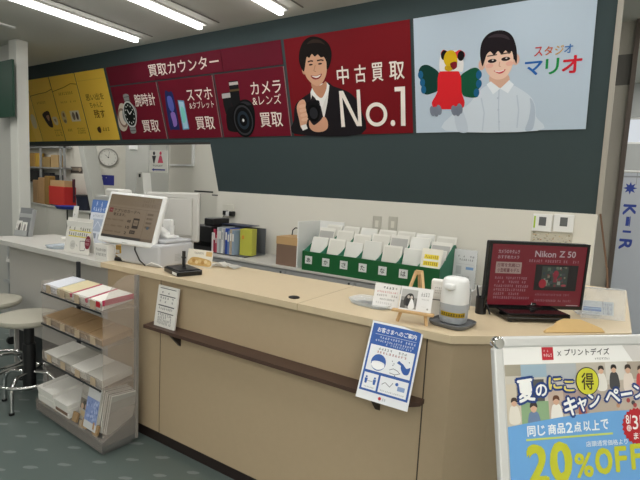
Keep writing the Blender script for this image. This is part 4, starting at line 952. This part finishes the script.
a.line([(.03, .08), (.045, .02), (.095, .025), (.12, .085), (.03, .08)], .004, '6a6864', 1)
a.go('front_card', P_MATTE, ws, (0, -.002, .003), (R(90), 0, 0))
B().box(-.155, .155, .05, .053, .0, .2, Matrix.Rotation(R(18), 4, 'X')).go('rear_card', m_paper, ws)
dd = Art(.04, .05, '7a1c30', .001, x0=.108, y0=.053); dd.ell(.128, .078, .034, .042, '7a1c30', 2); dd.smalls(.105, .085, .15, .1, 4, 'e0c8cc', 3, 5); dd.smalls(.105, .06, .15, .075, 4, 'e0c8cc', 3, 6); dd.go('red_disc', P_MATTE, ws, (0, -.004, .003), (R(90), 0, 0))
a = Art(.058, .1, 'dedcd8', .003); a.smalls(.015, .035, .045, .05, 2, '5a5856', 1, 1); a.go('top_tab', P_MATTE, ws, (-.125, .012, .205), (R(90), 0, 0))
# blue and white leaflet standee
a = Art(.23, .34, 'd4d8e2', .003, x0=-.1); a.rect(-.1, .24, .13, .34, '5478b8', 1); a.smalls(-.05, .29, .11, .325, 6, 'ccd8ee', 2, 1); a.smalls(-.08, .25, .11, .28, 7, 'ccd8ee', 2, 2); a.smalls(-.07, .205, .1, .222, 7, '9aa2b4', 1, 3)
a.rect(-.06, .09, .06, .19, 'a8b4c8', 1); a.line([(-.05, .1), (.0, .17), (.05, .12)], .006, 'd8dce6', 2); a.rect(-.06, .035, .0, .075, '8a92a0', 1); a.rect(.02, .03, .06, .07, 'b4b8c0', 1)
plate(a, 'tall blue and white leaflet standing left of the customer screen', 'leaflet', 'leaflet_standee', (-3.41, 2.12, ZT+.001), (R(80), 0, R(4)))
o = thing('notice_box', 'small white box sign with grey print below the customer screen', 'box', (-2.665, 1.70, ZT))
B().box(-.068, .068, 0, .05, 0, .1, bev=.003).go('box_body', m_paper, o)
a = Art(.13, .092, 'dddbd6', .001, x0=-.065); a.smalls(-.055, .055, .055, .07, 8, '5a5856', 1, 2); a.smalls(-.05, .025, .05, .04, 7, '6a6866', 1, 3); a.go('label', P_MATTE, o, (0, -.001, .003), (R(90), 0, 0))
o = thing('tape_box', 'small yellow and white carton beside the white box sign', 'box', (-2.67, 1.84, ZT), (0, 0, R(10)))
B().box(-.045, .05, 0, .05, 0, .08, bev=.002).go('carton', mat('ochre_card', 'c09a54', .6), o); B().box(-.005, .045, -.0015, .0, .01, .07).go('yellow_panel', mat('yellow_card', 'd8ae20', .5), o); B().box(-.042, -.012, -.0015, .0, .03, .05).go('white_panel', m_paper, o)
rr = random.Random(8)
g = [[(-.1+.2*i/6, -.06+.12*j/4, .03+.015*math.sin(i)*math.cos(j)) for j in range(5)] for i in range(7)]
o = thing('wiping_cloth', 'folded white cloth on a black holder under the customer screen', 'cloth', (-2.56, 1.80, ZT), (0, 0, R(8)))
B().sheet(g, .006).go('cloth', m_paper, o, smooth=True); B().box(-.09, .1, -.05, .05, 0, .016, bev=.004).go('holder', m_black, o)

# ================================================================ DISPLAY RACK (left foreground)
rk = thing('display_rack', 'four-tier clear acrylic brochure rack with grey base in front of the counter', 'rack', (-2.585, 1.432, 0), (0, 0, R(-3.3)))
XL, XR, YB = -.30, .383, .2
B().prism([(0, .03), (.2, .03), (.2, .17), (.005, .085), (0, .08)], -.385, .385, Matrix(((0, 0, 1, 0), (1, 0, 0, 0), (0, 1, 0, 0), (0, 0, 0, 1)))).box(-.36, .36, .02, .19, 0, .03).go('base', mat('grey_enamel', '6c6d6b', .45, .2), rk)
tag_m = mat('tan_price_tag', 'b9a68c', .6)
def tray(z, lip, dep, xl, nm):
    Mx = lambda x: Matrix(((0, 0, 1, x), (1, 0, 0, 0), (0, 1, 0, 0), (0, 0, 0, 1)))
    b_ = B().box(xl, XR-.006, 0, dep, z, z+.006); b_.box(xl, XR-.006, 0, .004, z+.006, z+lip); b_.box(xl, xl+.004, .004, dep, z+.006, z+lip*1.1)
    tr = b_.go('shelf_tray', m_acryl2, rk)
    B().box(xl, XR-.006, -.004, .0, z-.006, z+.003).go('shelf_edge', m_dark, tr)
    for i in range(4):
        x = xl+.07+i*(XR-xl-.02)/4
        B().box(x, x+.05, -.003, 0, z+.008, z+lip*.92).go('price_tag', tag_m, tr)
    return tr
tray(.80, .06, .2, XL, 1); tray(.605, .055, .2, XL, 2); tray(.375, .055, .2, XL, 3)
for i in range(5):
    x = -.33+i*.15; B().box(x, x+.045, -.008, -.004, .085, .125, Matrix.Rotation(R(-10), 4, 'X')).go('price_tag', tag_m, rk)
B().box(-.385, .385, -.004, 0, .03, .105).go('front_lip', m_acryl2, rk)
sp_ = [(.004, .06), (YB, .06), (YB, .985), (.14, .985), (.09, .965), (.05, .925), (.02, .87), (.004, .8)]
B().prism(sp_, -.0025, .0025, Matrix(((0, 0, 1, XR), (1, 0, 0, 0), (0, 1, 0, 0), (0, 0, 0, 1)))).go('side_panel', m_acryl2, rk)
B().prism([(.004, .17), (YB, .17), (YB, .9), (.1, .85), (.004, .78)], -.002, .002, Matrix(((0, 0, 1, XL-.003), (1, 0, 0, 0), (0, 1, 0, 0), (0, 0, 0, 1)))).go('side_panel', m_acryl, rk)
B().box(XL+.03, XL+.055, YB-.004, YB+.012, .15, .97).go('upright_post', m_dark, rk)
B().box(XR-.018, XR+.006, YB-.004, YB+.012, .03, .98).go('upright_post', mat('dull_grey_post', '8a8680', .6), rk)
RX = Matrix.Translation(rk.location) @ Euler(rk.rotation_euler).to_matrix().to_4x4()
def on_rack(x, y, z): return RX @ Vector((x, y, z))
def booklets(name, label, cat, x, y, z, wd, dep, n, h, cover, band=None, rx=8, mcover=None, group=None):
    t = thing(name, label, cat, on_rack(x, y, z), (R(rx), 0, R(-3.3)), group)
    rr = random.Random(int(abs(x)*1000)+n)
    for i in range(n):
        dx, dy = rr.uniform(-.004, .004), rr.uniform(-.004, .002)
        B().box(-wd/2+dx, wd/2+dx, dy, dep+dy, i*h/n, (i+.94)*h/n).go('booklet', cover, t)
    if band: B().box(-wd/2-.0015, -wd/2+.014, -.0065, dep+.002, h*.5, h+.0015).go('coloured_edge', band, t)
    return t
m_pink = mat('magenta_print', 'b02450', .5); m_redp = mat('red_print', 'b8182a', .5); m_cream = mat('cream_paper', 'd9cda8', .7); m_lil = mat('pale_lilac_paper', 'dcdfe8', .7); m_newsp = mat('grey_paper', 'c0beb6', .7)
xs = [XL+.09+i*.166 for i in range(4)]
for i, (cv, lab, bd_) in enumerate(((m_lil, 'pale lilac flyers at the left end of the top rack tier', None), (m_cream, 'cream booklets second from left on the top rack tier', None), (m_paper, 'white booklets with thin magenta edge, third on the top rack tier', m_pink), (m_paper, 'white booklets with magenta edge at the right end of the top rack tier', m_pink))):
    booklets('booklet_stack', lab, 'booklets', xs[i], .012, .809, .152, .18, 5, .04, cv, bd_, 9, group='brochures on the rack')
o = B().box(-.0015, .0015, -.0, .18, 0, .03).go('red_strip_card', m_pink, None, on_rack(.3745, .008, .835), (R(4), 0, R(-3.3))); tag(o, 'long magenta strip label along the right side of the top rack tier', 'label strip')
o = B().box(-.018, .018, -.002, .0, 0, .03).go('red_tag', m_redp, None, on_rack(.352, -.0045, .83), (0, 0, R(-3.3))); tag(o, 'small bright red square tag at the right front corner of top rack tier', 'tag')
for i in range(4):
    booklets('envelope_stack', 'kraft brown envelopes %s of the second rack tier' % ('at the left end', 'second from the left', 'third from the left', 'at the right end')[i], 'envelopes', xs[i], .012, .614, .158, .18, 4, .035, m_kraft, None, 9, group='kraft envelopes on the rack')
for i in range(4):
    booklets('leaflet_stack', 'grey-white leaflets %s of the third rack tier' % ('at the left end', 'second from the left', 'third from the left', 'at the right end')[i], 'leaflets', xs[i], .012, .384, .158, .18, 6, .042, m_newsp if i % 2 else m_paper, None, 8, group='leaflets on the rack')
# bottom tier
t = booklets('box_stack', 'tall stack of white boxes at the left end of the bottom rack tier', 'boxes', -.25, .002, .1, .2, .185, 4, .095, m_paper, None, 7)
t = booklets('box_stack', 'lower stack of white boxes second from left on the bottom rack tier', 'boxes', -.055, .002, .1, .165, .185, 3, .08, m_paper, None, 7)
B().box(-.07, .07, -.003, .0, .012, .03).go('brown_edge', m_brown, t)
def book(x, y, art, label, lean, thick, hh, wd, rz=0):
    t = thing('photo_book', label, 'photo book', on_rack(x, y, .115), (R(-10), R(lean), R(-3.3+rz)), 'photo books on the bottom rack tier')
    B().box(0, wd, 0, thick, 0, hh).go('pages', m_newsp, t); art.go('cover', P_GLOSS, t, (0, -.001, 0), (R(90), 0, 0)); return t
a = Art(.1, .2, 'b8b2aa', .002); a.rect(.005, .06, .095, .12, '7a736a', 1); a.ell(.05, .085, .02, .025, '4a443e', 2); a.smalls(.01, .14, .09, .16, 6, '8a847c', 1, 2); a.rect(.02, .02, .08, .05, 'c8b490', 1); a.ell(.03, .075, .014, .016, 'c8a890', 3); a.ell(.07, .08, .014, .016, 'c0a088', 3)
book(.07, .03, a, 'beige photo book with brown picture on the bottom rack tier', 0, .02, .2, .1)
a = Art(.125, .245, 'd4d4d4', .002); a.rect(.0, .04, .125, .17, '8a9ccc', 1)
rr = random.Random(2)
for i in range(40): a.ell(.006+rr.random()*.113, .046+rr.random()*.118, .006, .008, rr.choice(['a8b8e0', '7488c0', 'b8c4e4', '6a80b8']), 2)
a.ell(.014, .232, .008, .008, '2a2a2c', 2); a.ell(.11, .226, .008, .008, '2a2a2c', 2); a.rect(.095, .012, .11, .05, 'b88a5a', 2)
book(.185, -.0, a, 'white photo book with lavender-blue flower cover, front of the bottom rack tier', 0, .016, .245, .125)
for i in range(6):
    t = thing('photo_book', 'upright grey photo book %s behind the blue flower cover' % ('first', 'second', 'third', 'fourth', 'fifth', 'last')[i], 'photo book', on_rack(.285+i*.0155, .02+i*.002, .11), (R(-6), R(5), R(-3.3)), 'photo books on the bottom rack tier')
    B().box(0, .007, 0, .15, 0, .24-.004*i).go('cover', mat('book_grey', ('b8b6b0', 'a09e98', 'c4c2bc', '8a8882', 'b0aea8', '9c9a94')[i], .4), t)
    B().box(.0015, .0055, -.001, .151, .004, .242-.004*i).go('pages', m_paper, t)
for i in range(3):
    o = B().box(0, .05, 0, .012, 0, .05).go('card_holder', m_kraft, None, on_rack(.06+i*.11, -.003, .107), (R(-15), 0, R(-3.3))); tag(o, 'tan wooden card block %s at the front of the bottom rack tier' % ('left of three', 'middle of three', 'right of three')[i], 'card holder', 'tan blocks on the bottom rack tier')

# ================================================================ STOOLS
m_seat = mat('ivory_vinyl', 'b4b0a2', .55)
def stool(x, y, z, label, rz):
    t = thing('stool', label, 'stool', (x, y, 0), (0, 0, R(rz)), 'stools at the white counter')
    B().lathe([(.001, z-.045), (.165, z-.045), (.18, z-.035), (.188, z-.018), (.185, z-.005), (.165, z+.001), (.001, z+.004)], seg=40).go('seat', m_seat, t, smooth=True)
    B().lathe([(.001, z-.06), (.11, z-.06), (.11, z-.047), (.001, z-.047)], seg=24).go('seat_plate', m_black, t)
    B().lathe([(.001, .10), (.038, .10), (.038, z-.19), (.03, z-.185), (.03, z-.06), (.001, z-.06)], seg=24).go('gas_column', m_black, t)
    B().tube([(.205*math.cos(2*PI*i/40), .205*math.sin(2*PI*i/40), .185) for i in range(40)], .011, 10, True).go('foot_ring', m_chrome, t, smooth=True)
    for k in range(4):
        c_, s_ = math.cos(PI/4+k*PI/2), math.sin(PI/4+k*PI/2)
        b_ = B().tube([(c_*r_, s_*r_, h) for r_, h in ((.03, .215), (.12, .215), (.155, .19), (.172, .15), (.175, .01))], .0125, 10)
        l_ = b_.go('leg', m_chrome, t, smooth=True)
        B().lathe([(.001, 0), (.016, 0), (.016, .014), (.001, .014)], (c_*.175, s_*.175, 0), 14).go('foot_cap', m_black, l_)
    return t
stool(-3.145, 1.50, .597, 'ivory round stool with chrome foot ring beside the brochure rack', -15)
stool(-3.60, 1.47, .63, 'ivory round stool at the left edge, behind the nearer stool', 30)
# small trolley past the counter's end
tr = thing('trolley', 'grey metal leaflet trolley with black castors at the far left edge', 'trolley', (-4.25, 1.95, 0))
for x in (-.15, .14):
    p_ = B().box(x-.012, x+.012, -.012, .012, .07, .93).go('post', m_steel, tr)
    B().lathe([(.001, -.014), (.035, -.014), (.035, .014), (.001, .014)], seg=20, m=Matrix.Translation((x, 0, .035)) @ Matrix.Rotation(PI/2, 4, 'Y')).go('castor', m_black, p_)
B().box(-.2, .2, -.03, .2, .56, .585).go('shelf', m_steel, tr)
B().box(-.2, .2, -.03, .2, .25, .27).go('shelf', m_steel, tr)
for i in range(3):
    a = Art(.1, .14, 'cfcdc8', .01); a.smalls(.015, .1, .085, .12, 4, '6a6864', 1, i); a.rect(.02, .03, .08, .085, '9a9894', 1); a.go('leaflet', P_MATTE, tr, (-.17+i*.115, -.02, .60+(.1 if i == 1 else .14)), (R(80), 0, 0))

# ================================================================ FAR LEFT AND BACK ROOM
o = B().box(-.5, .0, -.02, .0, 0, .52).go('hanging_sign', mat('dark_green_sign', '0e3b2a', .5), None, (-4.84, 2.22, 2.035)); tag(o, 'plain dark green sign panel in front of the white column, top left', 'sign')
o = thing('wall_switch', 'grey switch plate on the grey wall left of the white column', 'switch', (-5.28, 2.4, 1.33)); B().box(-.035, .035, -.008, 0, -.06, .06, bev=.002).go('plate', m_steel, o); B().box(-.012, .012, -.012, -.008, -.03, .03).go('rocker', m_ivory, o)
yw_ = math.atan2(-.52, 3.14)
wb_ = thing('work_bench', 'long white-topped work bench in the back room below the shelf', 'bench', (-9.45, 5.08, 0), (0, 0, yw_))
B().box(-1.6, 1.62, -.03, .25, .875, .9).go('bench_top', m_countertop, wb_)
for i in range(3): B().box(-1.58+i*1.07, -.53+i*1.07, -.0, .24, .0, .875).go('cabinet', m_wall, wb_)
for x in (.545, 1.6): B().box(x-.03, x+.015, -.01, .01, .0, .875).go('gap', m_black, wb_)
def bench_pt(x, y, z=.9): return Matrix.Translation(wb_.location) @ Euler((0, 0, yw_)).to_matrix().to_4x4() @ Vector((x, y, z))
sh = thing('storage_shelf', 'grey metal storage shelf with boxes on the back room wall', 'shelf', (-10.78, 5.59, 1.2))
fr = B()
for x in (-.95, -.02, .78, .93): fr.box(x, x+.05, -.16, -.13, -.0, .93)
fr.box(-.95, .98, -.16, 0, .9, .94); fr.go('frame', m_steel, sh)
for z in (.12, .46): B().box(-.95, .98, -.16, 0, z, z+.03).go('shelf_board', m_steel, sh)
for i, (x, z, wd, h, c, lab) in enumerate(((-.8, .49, .28, .26, '8a6a3c', 'brown carton on the upper shelf, left'), (-.45, .49, .2, .3, 'b08a4a', 'ochre carton on the upper shelf, second from left'), (-.22, .49, .16, .3, 'c9a040', 'yellow carton on the upper shelf beside the upright'), (.08, .49, .3, .22, '9a8050', 'tan carton on the upper shelf, right of the upright'), (.42, .49, .3, .26, 'b09468', 'pale brown carton on the upper shelf, right end'),
        (-.85, .15, .75, .27, '16161a', 'wide black equipment case on the lower shelf, left'), (.06, .15, .3, .22, '1e1e22', 'black case on the lower shelf, right of the upright'), (.42, .15, .3, .18, '2a2a2e', 'dark case on the lower shelf, right end'))):
    o = B().box(0, wd, -.15, -.03, 0, h, bev=.006).go('carton' if i < 5 else 'equipment_case', mat('carton', c, .7, noise=.1), None, (-10.78+x, 5.59, 1.2+z+.001)); tag(o, lab, 'box', 'boxes on the back room shelf')
for i, (x, wd, h, c, lab) in enumerate(((-1.25, .3, .5, '9a7a54', 'brown paper parcel at the left of the bench'), (-.9, .33, .56, 'a8845a', 'tall kraft paper bag on the bench, second from left'), (-.52, .24, .6, '8a6a34', 'dark ochre paper bag on the bench left of the red bag'))):
    o = B().box(0, wd, 0, .14, 0, h, bev=.02).go('paper_bag', mat('bag_paper', c, .8, noise=.1), None, bench_pt(x-.2, .0), (0, 0, yw_)); tag(o, lab, 'bag', 'paper bags on the bench')
rb = thing('shopping_bag', 'bright red bag with folded tan flap standing on the back room bench', 'bag', bench_pt(-.05, .0), (0, 0, yw_))
B().prism([(-.4, .0), (.42, 0), (.42, .22), (-.4, .24)], .03, .40).go('body', m_red, rb)
B().prism([(-.38, .02), (.38, .02), (.4, .2), (-.36, .22)], .40, .52).go('flap', m_tan, rb); B().box(-.34, .36, .01, .22, 0, .03).go('sole', m_black, rb); B().box(.385, .44, .16, .2, .1, .56).go('handle', mat('wine_strap', '4a1a2a', .6), rb)
o = B().lathe([(.001, 0), (.24, 0), (.28, .05), (.26, .05), (.23, .012), (.001, .012)], seg=32).go('basket_tray', m_blue, None, bench_pt(.72, .0)); tag(o, 'round blue tray on the right end of the back room bench', 'tray')
tb = thing('waste_bin', 'small dark blue-black bin standing on the right end of bench', 'bin', bench_pt(1.15, .1)); B().lathe([(.001, 0), (.13, 0), (.17, .27), (.155, .27), (.12, .01), (.001, .01)], seg=24).go('bin', mat('dark_navy_plastic', '1c2236', .5), tb); B().tube([(.168*math.cos(2*PI*i/24), .168*math.sin(2*PI*i/24), .27) for i in range(24)], .014, 8, True).go('rim', m_black, tb)
struct('wall_angled', B().prism([(-8.25, 5.2), (-7.82, 5.87), (-8.9, 5.87), (-8.9, 5.6)], 0, CZ), m_wall)
AZ = math.atan2(.67, .43)
ck = thing('wall_clock', 'round white wall clock with thin dark rim in the back room', 'clock', (-8.155, 5.348, 1.90), (0, 0, AZ))
MC = Matrix.Rotation(PI/2, 4, 'X')
B().lathe([(.001, 0), (.172, 0), (.172, .035), (.15, .038), (.15, .02), (.001, .02)], seg=40, m=MC).go('case', mat('grey_clock_rim', '8e8b84', .4), ck)
a = Art(.01, .01, 'd8d6ce', .001); a.ell(0, 0, .15, .15, 'd8d6ce', 1, n=40)
for k in range(12): a.rect(.125*math.cos(k*PI/6)-.006, .125*math.sin(k*PI/6)-.008, .125*math.cos(k*PI/6)+.006, .125*math.sin(k*PI/6)+.008, 'a8a59c', 3)
a.line([(0, 0), (-.06, .05)], .007, '5a5854', 4); a.line([(0, 0), (.02, .11)], .005, '2a2826', 4); a.ell(0, 0, .012, .012, '2a2826', 5); a.go('dial', P_MATTE, ck, (0, -.0215, 0), (R(90), 0, 0))
def wall_card(x0, x1, z0, z1, c, label, name='wall_notice', loc=None):
    a = Art(x1-x0, z1-z0, c, .006); a.smalls((x1-x0)*.1, (z1-z0)*.7, (x1-x0)*.8, (z1-z0)*.8, 5, 'b8b8c4' if c != 'c8c4ba' else '8a8884', 1, 1)
    plate(a, label, 'notice', name, loc, (R(90), 0, AZ))
wall_card(0, .25, 0, .19, '232a86', 'dark blue card on the back room wall under the clock', loc=(-8.235, 5.222, 1.38))
a = Art(.45, .14, '6a625a', .006); a.rect(.02, .02, .43, .06, '3a3430', 1); a.rect(.05, .06, .3, .12, '8a7e70', 2); a.ell(.34, .08, .05, .04, 'a89a88', 2)
plate(a, 'dark framed picture on the back room wall right of the shelf', 'picture', 'framed_picture', (-9.87, 5.599, 1.58), (R(90), 0, 0))

o = bar((-8.57, 5.05, 2.75), (-7.87, 5.05, .62), .26, .14).go('trim_5', m_greywall, None); o['kind'] = 'structure'
struct('wall_pillar', B().box(-6.85, -6.27, 4.8, 5.2, 0, CZ), m_greywall)
o = B().box(-6.74, -6.54, 4.78, 4.80, 1.99, 2.08).go('emergency_light', m_white); tag(o, 'small white light box at the top of the grey pillar', 'light')
# toilet sign
a = Art(.39, .31, 'dcdad2', .006); BKI, PKI, AR = '1c1a1c', 'c8405c', '3a3f8c'
a.ell(.1, .27, .024, .026, BKI, 1); a.poly([(.055, .235), (.145, .235), (.11, .13), (.09, .13)], BKI, 1)
a.ell(.24, .27, .024, .026, PKI, 1); a.poly([(.22, .24), (.26, .24), (.3, .135), (.18, .135)], PKI, 1)
a.text('TOILET', .07, .085, .29, .108, '2a282c', 1, .02)
a.poly([(.05, .04), (.1, .062), (.1, .05), (.34, .05), (.34, .03), (.1, .03), (.1, .018)], AR, 1)
plate(a, 'hanging toilet sign with black and pink figures and a blue arrow', 'sign', 'toilet_sign', (-5.72, 4.395, 1.625), (R(90), 0, 0))
o = B().tube([(-5.70, 4.4, 1.93), (-5.70, 4.4, CZ)], .005, 8).tube([(-5.36, 4.4, 1.93), (-5.36, 4.4, CZ)], .005, 8).go('sign_hanger', m_steel); tag(o, 'two thin rods hanging the toilet sign from the ceiling', 'hanger')
# framed board on the far wall
t = thing('white_board', 'pale framed board on the far wall right of the toilet sign', 'board', (-6.47, 5.6, 1.82)); B().box(-.23, .32, -.012, 0, 0, .44).go('panel', mat('cream_panel', 'c6c2b6', .6), t); B().box(.32, .37, -.03, 0, -.03, .46).box(-.25, .34, -.02, 0, -.035, -.005).go('bright_edge', m_white, t)
# white cone-shaped paper stand and small items behind the screens
t = thing('paper_stand', 'white folded paper stand with narrow top behind the customer screen', 'paper stand', (-4.95, 3.72, 0))
B().prism([(-.13, 1.05), (.13, 1.05), (.05, 1.60), (-.03, 1.60)], -.06, .06, Matrix(((1, 0, 0, 0), (0, 0, 1, 0), (0, 1, 0, 0), (0, 0, 0, 1)))).go('folded_card', m_paper, t); B().box(-.17, .17, -.14, .14, 0, 1.05).go('pedestal', m_white, t); B().box(-.01, .025, -.063, -.06, 1.54, 1.58).go('dark_mark', m_black, t)
t = thing('desk_cabinet', 'white cabinet in the back room carrying white folded papers', 'cabinet', (-6.0, 4.2, 0)); B().box(-.4, .4, -.2, .2, 0, 1.26).go('carcass', m_white, t); B().box(-.39, -.005, -.215, -.2, .05, 1.24).go('door', m_white, t); B().box(.005, .39, -.215, -.2, .05, 1.24).go('door', m_white, t)
o = B().box(-.16, .16, -.12, .12, 0, .1, bev=.03).go('paper_bundle', m_paper, None, (-6.15, 4.2, 1.2605)); tag(o, 'white folded papers on the cabinet below the blue card', 'papers')
